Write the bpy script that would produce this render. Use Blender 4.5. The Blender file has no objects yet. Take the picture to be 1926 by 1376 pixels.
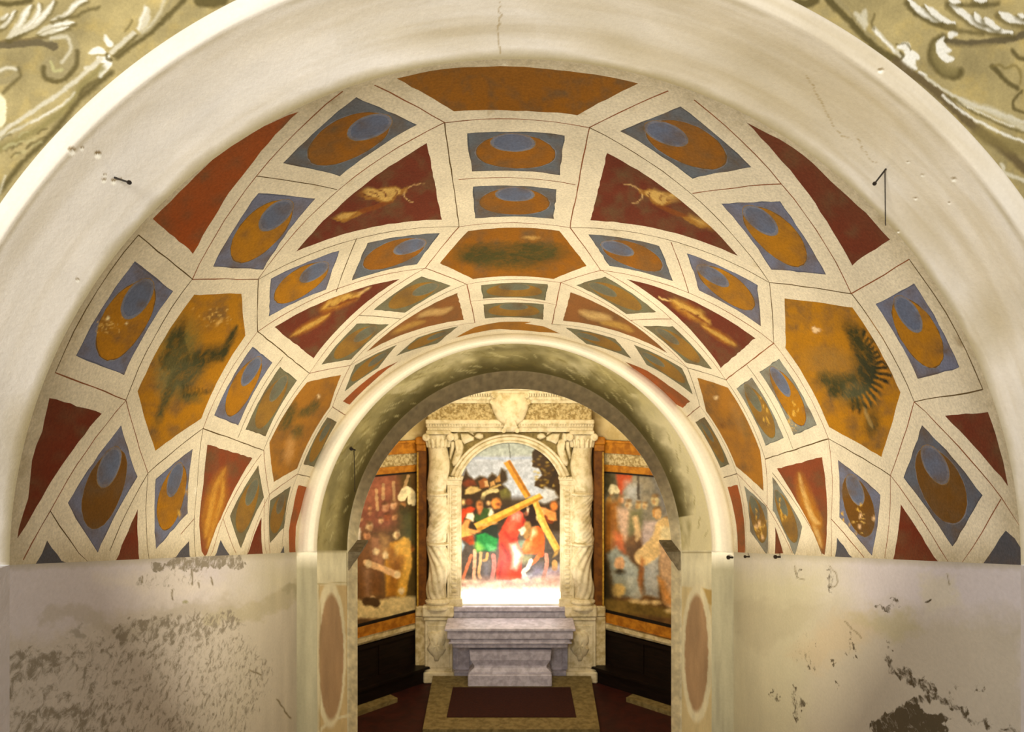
import bpy, math, random
import numpy as np
from mathutils import Vector, Matrix
from mathutils.geometry import delaunay_2d_cdt
random.seed(7)
RNG = np.random.RandomState(11)
scene = bpy.context.scene
COLL = scene.collection
F = 1400.0; CX = 966.0; HY = 740.0; H = 5.03      # focal length, axis and horizon in photo pixels; eye height
PI = math.pi

# ------------------------------------------------------------------ colour and object helpers
def lin(c):
    c = np.asarray(c, dtype=float)/255.0
    return np.where(c <= 0.04045, c/12.92, ((c+0.055)/1.055)**2.4)
def lin4(c): return tuple(lin(c))+(1.0,)

def at(x, y, d):
    return np.array([(x-CX)/F*d, d, -(y-HY)/F*d])
def proj(P):
    P = np.asarray(P); return CX+F*P[..., 0]/P[..., 1], HY-F*P[..., 2]/P[..., 1]

def tag(o, label=None, cat=None, group=None, kind=None):
    if label: o['label'] = label
    if cat: o['category'] = cat
    if group: o['group'] = group
    if kind: o['kind'] = kind
    return o

def mk(name, verts, faces, mat, parent=None, smooth=False):
    V = np.array(verts, dtype=float).reshape(-1, 3).copy(); V[:, 2] += H
    off = np.zeros(3); p = parent
    while p is not None:
        off += np.array(p.location); p = p.parent
    V -= off
    me = bpy.data.meshes.new(name)
    if isinstance(faces, np.ndarray):
        n = len(faces); k = faces.shape[1]
        me.vertices.add(len(V)); me.vertices.foreach_set('co', V.ravel())
        me.loops.add(n*k); me.loops.foreach_set('vertex_index', faces.ravel().astype(np.int32))
        me.polygons.add(n); me.polygons.foreach_set('loop_start', np.arange(0, n*k, k, dtype=np.int32))
        me.update(calc_edges=True)
    else:
        me.from_pydata([tuple(v) for v in V], [], [tuple(f) for f in faces])
    me.validate(); me.update()
    if smooth: me.polygons.foreach_set('use_smooth', np.ones(len(me.polygons), dtype=bool))
    if mat: me.materials.append(mat)
    o = bpy.data.objects.new(name, me); COLL.objects.link(o)
    if parent is not None: o.parent = parent
    return o

def empty(name, loc, label, cat, group=None):
    o = bpy.data.objects.new(name, None); COLL.objects.link(o)
    o.location = (loc[0], loc[1], loc[2]+H); o.empty_display_size = .1
    return tag(o, label, cat, group)

class MB:
    """collects simple solids into one mesh"""
    def __init__(s): s.v = []; s.f = []
    def add(s, v, f):
        b = len(s.v); s.v += [tuple(p) for p in v]; s.f += [tuple(i+b for i in q) for q in f]; return s
    def box(s, x0, x1, y0, y1, z0, z1, bev=0.0):
        if x0 > x1: x0, x1 = x1, x0
        if y0 > y1: y0, y1 = y1, y0
        if z0 > z1: z0, z1 = z1, z0
        b = min(bev, (x1-x0)*.45, (y1-y0)*.45, (z1-z0)*.45)
        if b <= 0:
            v = [(x, y, z) for x in (x0, x1) for y in (y0, y1) for z in (z0, z1)]
            return s.add(v, [(0, 1, 3, 2), (4, 6, 7, 5), (0, 4, 5, 1), (2, 3, 7, 6), (0, 2, 6, 4), (1, 5, 7, 3)])
        # bevelled box from three nested slabs
        v = []; idx = {}
        for i, (X, sx) in enumerate(((x0, 1), (x1, -1))):
            for j, (Y, sy) in enumerate(((y0, 1), (y1, -1))):
                for k, (Z, sz) in enumerate(((z0, 1), (z1, -1))):
                    for a in range(3):
                        p = [X+sx*b, Y+sy*b, Z+sz*b]; p[a] = (X, Y, Z)[a]
                        idx[(i, j, k, a)] = len(v); v.append(tuple(p))
        f = []
        for i in (0, 1):
            f.append([idx[(i, j, k, 0)] for j, k in ((0, 0), (0, 1), (1, 1), (1, 0))])
            f.append([idx[(j, i, k, 1)] for j, k in ((0, 0), (1, 0), (1, 1), (0, 1))])
            f.append([idx[(j, k, i, 2)] for j, k in ((0, 0), (0, 1), (1, 1), (1, 0))])
        for i in (0, 1):
            for j in (0, 1):
                f.append([idx[(i, j, 0, 0)], idx[(i, j, 1, 0)], idx[(i, j, 1, 1)], idx[(i, j, 0, 1)]])
                f.append([idx[(i, 0, j, 0)], idx[(i, 1, j, 0)], idx[(i, 1, j, 2)], idx[(i, 0, j, 2)]])
                f.append([idx[(0, i, j, 1)], idx[(1, i, j, 1)], idx[(1, i, j, 2)], idx[(0, i, j, 2)]])
                for k in (0, 1): f.append([idx[(i, j, k, a)] for a in range(3)])
        return s.add(v, f)
    def pbox(s, x0, y0, x1, y1, d, depth, bev=0.0):
        """box whose front face stands at distance d and covers the given outline there"""
        a = at(x0, y0, d); b = at(x1, y1, d)
        return s.box(a[0], b[0], d, d+depth, a[2], b[2], bev)
    def lathe(s, c, prof, n=24, axis='z'):
        v = []; f = []
        for (r, h) in prof:
            for k in range(n):
                a = 2*PI*k/n
                if axis == 'z': v.append((c[0]+r*math.cos(a), c[1]+r*math.sin(a), c[2]+h))
                else: v.append((c[0]+r*math.cos(a), c[1]+h, c[2]+r*math.sin(a)))
        for i in range(len(prof)-1):
            for k in range(n):
                k2 = (k+1) % n
                f.append((i*n+k, i*n+k2, (i+1)*n+k2, (i+1)*n+k))
        f.append(tuple(range(n))); f.append(tuple(range((len(prof)-1)*n, len(prof)*n)))
        return s.add(v, f)
    def tube(s, pts, r, n=8):
        pts = [Vector(p) for p in pts]; v = []; f = []
        rs = r if isinstance(r, (list, tuple)) else [r]*len(pts)
        for i, p in enumerate(pts):
            t = (pts[min(i+1, len(pts)-1)]-pts[max(i-1, 0)]).normalized()
            a = t.orthogonal().normalized(); b = t.cross(a)
            for k in range(n):
                q = p+rs[i]*(a*math.cos(2*PI*k/n)+b*math.sin(2*PI*k/n)); v.append(tuple(q))
        for i in range(len(pts)-1):
            for k in range(n):
                f.append((i*n+k, i*n+(k+1) % n, (i+1)*n+(k+1) % n, (i+1)*n+k))
        f.append(tuple(range(n))); f.append(tuple(range((len(pts)-1)*n, len(pts)*n)))
        return s.add(v, f)
    def dome(s, outline, d, depth, layers=6, back=0.03, wob=0.0, cen=None):
        """carved relief: outline (photo pixels at distance d), swelling towards the viewer"""
        P = [at(x, y, d) for x, y in outline]; n = len(P)
        c = sum(P)/n if cen is None else at(cen[0], cen[1], d)
        v = []; f = []
        for P0 in P: v.append((P0[0], d+back, P0[2]))
        for L in range(layers):
            t = L/layers; k = math.cos(t*PI/2); h = math.sin(t*PI/2)*depth
            for i, P0 in enumerate(P):
                w = wob*depth*math.sin(i*2.3+L*1.7)
                v.append((c[0]+(P0[0]-c[0])*k, d-h-w*(L > 0), c[2]+(P0[2]-c[2])*k))
        v.append((c[0], d-depth, c[2])); top = len(v)-1
        for L in range(layers):
            for i in range(n):
                j = (i+1) % n; f.append((L*n+i, L*n+j, (L+1)*n+j, (L+1)*n+i))
        for i in range(n): f.append((layers*n+i, layers*n+(i+1) % n, top))
        f.append(tuple(range(n)))
        return s.add(v, f)
    def build(s, name, mat, parent=None, smooth=False):
        o = mk(name, s.v, s.f, mat, parent, smooth)
        if smooth:
            try:
                o.data.set_sharp_from_angle(angle=0.7)
            except Exception: pass
        return o

# ------------------------------------------------------------------ materials
def nt(m):
    m.use_nodes = True; t = m.node_tree; t.nodes.clear(); return t
def node(t, kind, **kw):
    n = t.nodes.new(kind)
    for k, v in kw.items():
        if k in n.inputs.keys() and not hasattr(n, k): n.inputs[k].default_value = v
        else: setattr(n, k, v)
    return n
def coords(t, scale=(1, 1, 1)):
    g = node(t, 'ShaderNodeNewGeometry'); mp = node(t, 'ShaderNodeMapping'); mp.inputs['Scale'].default_value = scale
    t.links.new(g.outputs['Position'], mp.inputs['Vector']); return mp.outputs['Vector']
def noise(t, vec, scale, detail=4, rough=.55, dist=0):
    n = node(t, 'ShaderNodeTexNoise'); n.inputs['Scale'].default_value = scale; n.inputs['Detail'].default_value = detail
    n.inputs['Roughness'].default_value = rough; n.inputs['Distortion'].default_value = dist
    t.links.new(vec, n.inputs['Vector']); return n.outputs['Fac']
def math_(t, op, a, b=None, clamp=False):
    n = node(t, 'ShaderNodeMath'); n.operation = op; n.use_clamp = clamp
    for i, q in enumerate((a, b)):
        if q is None: continue
        if isinstance(q, (int, float)): n.inputs[i].default_value = q
        else: t.links.new(q, n.inputs[i])
    return n.outputs[0]
def ramp(t, fac, a, b, smooth=True):
    n = node(t, 'ShaderNodeMapRange'); n.interpolation_type = 'SMOOTHSTEP' if smooth else 'LINEAR'
    t.links.new(fac, n.inputs['Value']); n.inputs['From Min'].default_value = a; n.inputs['From Max'].default_value = b
    return n.outputs['Result']
def mix(t, fac, a, b, mode='MIX'):
    n = node(t, 'ShaderNodeMix'); n.data_type = 'RGBA'; n.blend_type = mode
    def put(q, s):
        if isinstance(q, (int, float)): s.default_value = q
        elif isinstance(q, tuple): s.default_value = q
        else: t.links.new(q, s)
    put(fac, n.inputs[0]); put(a, n.inputs[6]); put(b, n.inputs[7]); return n.outputs[2]
def finish(t, col, rough=.85, bump=None, bstr=.3, bdist=.01, spec=.25, emis=None, estr=0):
    p = node(t, 'ShaderNodeBsdfPrincipled'); o = node(t, 'ShaderNodeOutputMaterial')
    if isinstance(col, tuple): p.inputs['Base Color'].default_value = col
    else: t.links.new(col, p.inputs['Base Color'])
    p.inputs['Roughness'].default_value = rough; p.inputs['Specular IOR Level'].default_value = spec
    if emis: p.inputs['Emission Color'].default_value = emis; p.inputs['Emission Strength'].default_value = estr
    if bump is not None:
        b = node(t, 'ShaderNodeBump'); b.inputs['Strength'].default_value = bstr; b.inputs['Distance'].default_value = bdist
        t.links.new(bump, b.inputs['Height']); t.links.new(b.outputs[0], p.inputs['Normal'])
    t.links.new(p.outputs[0], o.inputs['Surface'])

def stone(name, c1, c2, scale=6, rough=.8, bstr=.3, contrast=(.35, .65), stretch=(1, 1, 1), spec=.25, fine=60):
    m = bpy.data.materials.new(name); t = nt(m); v = coords(t, stretch)
    n1 = noise(t, v, scale, 6, .6, .3); n2 = noise(t, v, fine, 3)
    col = mix(t, ramp(t, n1, *contrast), lin4(c1), lin4(c2))
    col = mix(t, math_(t, 'MULTIPLY', n2, .3), col, mix(t, .5, lin4(c2), lin4([q*.6 for q in c2])))
    finish(t, col, rough, math_(t, 'ADD', n1, math_(t, 'MULTIPLY', n2, .3)), bstr, .02, spec)
    return m

def painted(name, grain=.12, gscale=90, bstr=.25, over=False, hard=0.0, stretch=(1, 1, 1), big=.1, oscale=12, rough=.88, flecks=0.0):
    """paint on plaster: colours come from the mesh ('Col'), with a worn second layer ('Over','Amt') broken up by noise"""
    m = bpy.data.materials.new(name); t = nt(m); v = coords(t, stretch)
    a = node(t, 'ShaderNodeAttribute'); a.attribute_name = 'Col'; col = a.outputs['Color']
    nf = noise(t, v, gscale, 4, .7); nb = noise(t, v, 2.3, 5, .6, .4)
    bump = math_(t, 'ADD', math_(t, 'MULTIPLY', nf, .25), nb)
    if over:
        ov = node(t, 'ShaderNodeAttribute'); ov.attribute_name = 'Over'
        am = node(t, 'ShaderNodeAttribute'); am.attribute_name = 'Amt'
        no = noise(t, v, oscale, 8, .68, .5)
        if hard > 0: fac = ramp(t, math_(t, 'ADD', no, am.outputs['Fac']), 1.0-hard, 1.0+hard)
        else: fac = math_(t, 'MULTIPLY', am.outputs['Fac'], math_(t, 'ADD', math_(t, 'MULTIPLY', no, 1.8), .1), True)
        col = mix(t, fac, col, ov.outputs['Color'])
    g = math_(t, 'ADD', math_(t, 'MULTIPLY', ramp(t, nf, .25, .75, False), 2*grain), 1-grain)
    g2 = math_(t, 'ADD', math_(t, 'MULTIPLY', ramp(t, nb, .25, .75, False), 2*big), 1-big)
    gg = math_(t, 'MULTIPLY', g, g2)
    cmb = node(t, 'ShaderNodeCombineColor'); 
    for i in range(3): t.links.new(gg, cmb.inputs[i])
    col = mix(t, 1.0, col, cmb.outputs[0], 'MULTIPLY')
    if flecks > 0:
        nfl = noise(t, v, 38, 6, .75); col = mix(t, math_(t, 'MULTIPLY', ramp(t, nfl, .66, .74), flecks), col, lin4((225, 205, 160)))
    finish(t, col, rough, bump, bstr, .02, .2)
    return m

def set_attr(o, name, arr, dom='POINT', kind='FLOAT_COLOR'):
    me = o.data
    if kind == 'FLOAT':
        a = me.attributes.new(name, 'FLOAT', dom); a.data.foreach_set('value', np.ascontiguousarray(arr, dtype=np.float32).ravel())
    else:
        arr = np.asarray(arr).reshape(-1, 3); q = np.ones((len(arr), 4), dtype=np.float32); q[:, :3] = arr
        a = me.attributes.new(name, 'FLOAT_COLOR', dom); a.data.foreach_set('color', q.ravel())

# ------------------------------------------------------------------ brush: paints shapes onto a grid of surface points
def vnoise(X, Y, sc, seed, octv=4, gain=.55):
    out = np.zeros(X.shape); amp = 1; tot = 0
    for o in range(octv):
        r = np.random.RandomState(seed+o); G = r.rand(64, 64)
        u = X/sc*(2**o); v = Y/sc*(2**o); iu = np.floor(u).astype(int); iv = np.floor(v).astype(int)
        fu = u-iu; fv = v-iv; fu = fu*fu*(3-2*fu); fv = fv*fv*(3-2*fv)
        a = G[iv % 64, iu % 64]; b = G[iv % 64, (iu+1) % 64]; c = G[(iv+1) % 64, iu % 64]; d = G[(iv+1) % 64, (iu+1) % 64]
        out += amp*((a*(1-fu)+b*fu)*(1-fv)+(c*(1-fu)+d*fu)*fv); tot += amp; amp *= gain
    return out/tot
class Brush:
    def __init__(s, X, Y, base):
        s.X = X; s.Y = Y; s.c = np.zeros(X.shape+(3,)); s.c[:] = base
        s.a = np.zeros(X.shape); s.jx = (vnoise(X, Y, 9, 77, 3)-.5); s.jy = (vnoise(X, Y, 9, 177, 3)-.5); s.jit = 0.0
        s.map = lambda p: p
    def put(s, sel, dist, col, soft, alpha):
        w = np.clip(.5-dist/max(soft, 1e-3), 0, 1)*alpha
        if col is None: s.a[sel] = np.maximum(s.a[sel], w)
        else: s.c[sel] = s.c[sel]*(1-w[:, None])+np.array(col, float)*w[:, None]
    def sel(s, x0, y0, x1, y1, m):
        q = (s.X > x0-m) & (s.X < x1+m) & (s.Y > y0-m) & (s.Y < y1+m)
        return q, s.X[q]+s.jit*s.jx[q], s.Y[q]+s.jit*s.jy[q]
    def poly(s, pts, col, soft=1.5, alpha=1.0):
        pts = [s.map(p) for p in pts]; P = np.array(pts)
        q, x, y = s.sel(P[:, 0].min(), P[:, 1].min(), P[:, 0].max(), P[:, 1].max(), soft+s.jit+1)
        if not q.any(): return
        d = np.full(x.shape, 1e9); ins = np.zeros(x.shape, bool); n = len(P)
        for i in range(n):
            ax, ay = P[i]; bx, by = P[(i+1) % n]; ex, ey = bx-ax, by-ay
            t = np.clip(((x-ax)*ex+(y-ay)*ey)/(ex*ex+ey*ey+1e-9), 0, 1)
            d = np.minimum(d, (x-ax-t*ex)**2+(y-ay-t*ey)**2)
            if ay != by:
                c = ((ay > y) != (by > y)) & (x < (bx-ax)*(y-ay)/(by-ay)+ax); ins ^= c
        d = np.sqrt(d); s.put(q, np.where(ins, -d, d), col, soft, alpha)
    def oval(s, cx, cy, rx, ry, col, rot=0, soft=1.5, alpha=1.0):
        (cx, cy), (ex, ey) = s.map((cx, cy)), s.map((cx+rx, cy+ry)); rx, ry = abs(ex-cx), abs(ey-cy); r = max(rx, ry)
        q, x, y = s.sel(cx-r, cy-r, cx+r, cy+r, soft+s.jit+1)
        if not q.any(): return
        c, sn = math.cos(math.radians(rot)), math.sin(math.radians(rot)); u = (x-cx)*c+(y-cy)*sn; v = -(x-cx)*sn+(y-cy)*c
        s.put(q, (np.sqrt((u/rx)**2+(v/ry)**2)-1)*min(rx, ry), col, soft, alpha)
    def stroke(s, pts, w, col, soft=1.2, alpha=1.0, w1=None, taper=False, curve=True):
        pts = [s.map(p) for p in pts]
        if curve and len(pts) > 2:
            o = []
            for i in range(len(pts)-1):
                p0 = pts[max(i-1, 0)]; p1 = pts[i]; p2 = pts[i+1]; p3 = pts[min(i+2, len(pts)-1)]
                for k in range(6):
                    t = k/6
                    o.append(tuple(.5*((2*b)+(-a+c)*t+(2*a-5*b+4*c-e)*t*t+(-a+3*b-3*c+e)*t**3) for a, b, c, e in zip(p0, p1, p2, p3)))
            pts = o+[pts[-1]]
        w1 = w if w1 is None else w1; n = len(pts)-1; P = np.array(pts)
        q, x, y = s.sel(P[:, 0].min(), P[:, 1].min(), P[:, 0].max(), P[:, 1].max(), max(w, w1)+soft+s.jit+1)
        if not q.any(): return
        d = np.full(x.shape, 1e9)
        for i in range(n):
            ax, ay = pts[i]; bx, by = pts[i+1]; ex, ey = bx-ax, by-ay
            t = np.clip(((x-ax)*ex+(y-ay)*ey)/(ex*ex+ey*ey+1e-9), 0, 1); g = (i+t)/n
            ww = w+(w1-w)*g
            if taper: ww = ww*np.sin(np.clip(g, 0.02, .98)*PI)**.6
            d = np.minimum(d, np.sqrt((x-ax-t*ex)**2+(y-ay-t*ey)**2)-ww/2)
        s.put(q, d, col, soft, alpha)

def grid_faces(h, w):
    i = np.arange(h*w).reshape(h, w)
    return np.stack([i[:-1, :-1], i[:-1, 1:], i[1:, 1:], i[1:, :-1]], -1).reshape(-1, 4)

# ------------------------------------------------------------------ colours of the photograph's paints
CREAM = (224, 214, 190); GOLD = (172, 118, 16); RED = (112, 50, 26); RED2 = (160, 86, 42)
BLUE = (110, 115, 138); BLUED = (96, 105, 128); LINE = (140, 82, 48); DARKLINE = (92, 74, 40)
PANELS = [
('gold', [(745.4,147.2),(850.8,128.3),(963.5,125.4),(1072.5,134.5),(1199.7,156.3),(1087.0,216.3),(970.7,209.0),(854.4,209.0)]),
('blue', [(878.0,250.8),(1062.3,254.5),(1052.5,329.0),(887.1,322.4)]),
('blue', [(888.9,350.8),(1047.8,356.2),(1040.9,411.8),(893.7,410.8)]),
('bull', [(803.5,269.0),(830.8,412.6),(557.8,471.8)]),
('bull', [(1141.5,287.2),(1387.4,481.0),(1110.6,414.4)]),
('blue', [(669.0,183.0),(784.6,234.5),(640.0,331.0),(533.0,306.5)]),
('blue', [(1279.7,200.0),(1413.4,315.4),(1301.8,335.5),(1167.0,247.0)]),
('red', [(561.9,209.0),(517.2,227.6),(454.0,263.5),(399.5,301.7),(336.3,362.7),(287.9,410.7),(363.8,476.6)]),
('red', [(1402.5,229.3),(1467.5,262.5),(1511.1,290.8),(1563.4,340.9),(1673.5,449.9),(1601.7,498.4)]),
('blue', [(485.6,363.2),(592.4,373.6),(494.2,507.2),(399.7,501.5)]),
('blue', [(1356.3,382.8),(1466.4,378.6),(1552.9,516.3),(1451.1,506.7)]),
('blue', [(252.6,491.9),(326.0,547.2),(233.0,705.5),(142.9,668.9)]),
('blue', [(1720.1,533.7),(1805.1,691.8),(1726.0,711.4),(1646.4,571.4)]),
('gold', [(364.5,554.3),(454.5,551.5),(461.1,631.7),(378.4,786.9),(292.3,847.3),(258.8,736.4)]),
('gold', [(1475.5,560.7),(1602.8,578.1),(1693.1,737.3),(1657.3,858.6),(1559.2,802.7),(1477.6,654.5)]),
('red', [(93.0,747.4),(191.2,776.5),(49.4,988.1),(33.4,1012.8),(36.3,993.9),(53.8,935.8),(59.6,866.0),(78.5,810.8)]),
('blue', [(228.2,799.7),(258.7,895.7),(183.7,1038.1),(127.0,945.9)]),
('plain', [(89.2,1017.2),(125.0,1068.0),(67.4,1068.0)]),
('red', [(259.5,956.1),(263.9,1070.9),(213.6,1070.9)]),
('blue', [(362.8,842.8),(353.0,965.3),(293.5,1032.9),(293.1,901.0)]),
('fig', [(390.1,835.6),(475.1,861.1),(419.5,965.3),(402.1,1004.5),(385.3,1055.7),(379.2,1037.2),(374.8,987.1),(382.5,910.8)]),
('blue', [(486.0,874.8),(496.5,934.8),(453.3,1031.8),(432.6,969.6)]),
('plain', [(355.2,1016.5),(358.5,1061.2),(319.2,1061.2)]),
('plain', [(415.1,1015.4),(441.3,1061.2),(401.0,1061.2)]),
('red', [(491.9,971.8),(494.7,1049.2),(464.2,1049.2)]),
('blue', [(547.0,914.1),(534.0,991.4),(507.4,1020.9),(507.8,941.3)]),
('red2', [(561.2,911.9),(581.9,916.9),(565.6,958.7),(556.8,989.3),(556.4,1047.0),(544.9,1047.0),(543.3,998.0),(551.4,954.4)]),
('plain', [(534.0,1026.3),(535.0,1047.0),(524.1,1047.0)]),
('blue', [(474.6,651.9),(512.4,681.0),(448.4,799.6),(402.6,781.6)]),
('blue', [(526.9,689.7),(558.8,714.6),(499.5,819.6),(462.4,807.1)]),
('gold', [(577.5,718.5),(641.7,704.5),(620.2,765.6),(559.0,880.3),(515.0,906.0),(506.7,832.3)]),
('blue', [(615.8,783.9),(633.8,793.5),(593.2,878.1),(570.5,872.8)]),
('red2', [(644.4,754.7),(677.9,723.6),(712.1,697.1),(749.5,679.2),(729.3,693.2),(696.6,722.0),(657.6,760.9)]),
('blue', [(668.5,686.2),(746.4,648.5),(711.4,691.6),(648.3,736.0)]),
('blue', [(785.4,634.8),(861.7,613.7),(822.7,645.7),(745.6,669.0)]),
('gold', [(856.6,635.1),(893.1,614.9),(939.0,605.4),(1000.0,605.7),(987.0,608.1),(1022.1,613.5),(1053.1,627.0),(1014.0,624.3),(960.0,620.3),(939.0,618.1),(901.2,624.3)]),
('bull', [(859.9,550.8),(872.1,601.4),(689.6,661.2)]),
('blue', [(671.7,608.3),(731.6,610.2),(660.0,676.0),(604.7,685.1)]),
('blue', [(791.8,519.8),(848.5,537.2),(761.3,588.3),(702.9,582.2)]),
('bull', [(751.7,524.6),(589.3,673.7),(516.5,615.0)]),
('blue', [(826.7,438.3),(784.9,496.2),(661.4,527.3),(691.6,456.3)]),
('blue', [(638.9,470.6),(613.6,543.5),(506.4,594.4),(509.0,524.6)]),
('gold', [(879.9,434.5),(1051.4,433.6),(1103.4,499.9),(1040.9,524.6),(889.5,524.6),(826.7,495.0)]),
('blue', [(904.7,536.1),(1030.7,534.4),(1025.3,564.4),(908.5,561.4)]),
('blue', [(909.3,572.2),(1023.4,572.2),(1021.6,600.9),(912.0,598.7)]),
('blue', [(1106.3,440.6),(1239.7,461.9),(1265.9,529.0),(1145.9,499.9)]),
('blue', [(1292.4,476.2),(1424.4,535.5),(1430.5,612.4),(1315.0,546.4)]),
('bull', [(1179.6,524.6),(1420.2,635.7),(1355.9,691.8)]),
('blue', [(1137.7,520.3),(1234.9,587.1),(1178.7,590.6),(1083.7,536.0)]),
('bull', [(1073.2,549.1),(1255.7,664.0),(1059.2,603.1)]),
('blue', [(1209.8,613.0),(1265.9,613.7),(1339.1,694.0),(1289.2,681.5)]),
('blue', [(1064.1,615.8),(1156.8,637.1),(1187.2,673.7),(1102.3,646.4)]),
('blue', [(1191.9,648.0),(1283.0,692.4),(1303.2,742.2),(1216.0,685.4)]),
('red2', [(1175.5,679.9),(1217.6,697.1),(1258.1,725.1),(1297.8,753.9),(1284.1,766.4),(1270.5,760.0),(1242.5,732.9),(1203.6,703.3)]),
('gold', [(1311.1,709.8),(1369.5,728.9),(1429.4,847.6),(1435.9,922.8),(1384.7,877.0),(1327.7,772.5)]),
('blue', [(1414.0,709.8),(1474.2,824.0),(1440.1,837.1),(1384.9,729.8)]),
('blue', [(1464.6,674.0),(1536.4,799.6),(1492.5,817.9),(1428.5,699.3)]),
('blue', [(1325.0,783.9),(1371.6,872.8),(1354.7,878.9),(1307.6,793.5)]),
('red2', [(1368.3,916.2),(1386.9,910.8),(1397.8,965.3),(1400.6,1047.0),(1387.5,1047.0),(1384.7,987.1)]),
('blue', [(1399.9,914.1),(1441.4,952.2),(1443.5,1044.9),(1410.8,999.1)]),
('blue', [(1452.7,895.5),(1508.9,989.3),(1494.8,1047.0),(1453.4,958.7)]),
('fig', [(1461.0,881.4),(1546.0,858.9),(1551.0,1042.7),(1546.0,1039.4),(1529.6,1000.2),(1492.6,932.6)]),
('red', [(1457.7,989.3),(1473.0,1039.4),(1457.7,1040.5)]),
('blue', [(1575.4,863.9),(1656.1,929.3),(1639.7,1044.9),(1578.7,971.8)]),
('plain', [(1575.0,1011.1),(1602.7,1049.2),(1571.1,1049.2)]),
('red', [(1694.1,948.8),(1764.4,1060.7),(1680.1,1056.4)]),
('blue', [(1733.9,798.3),(1847.2,930.5),(1790.6,1028.2),(1699.0,897.4)]),
('red', [(1777.5,782.3),(1858.3,773.9),(1896.6,913.4)]),
('plain', [(1892.3,996.8),(1926.0,1028.8),(1926.0,1063.7),(1848.7,1060.7)]),
]
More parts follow.
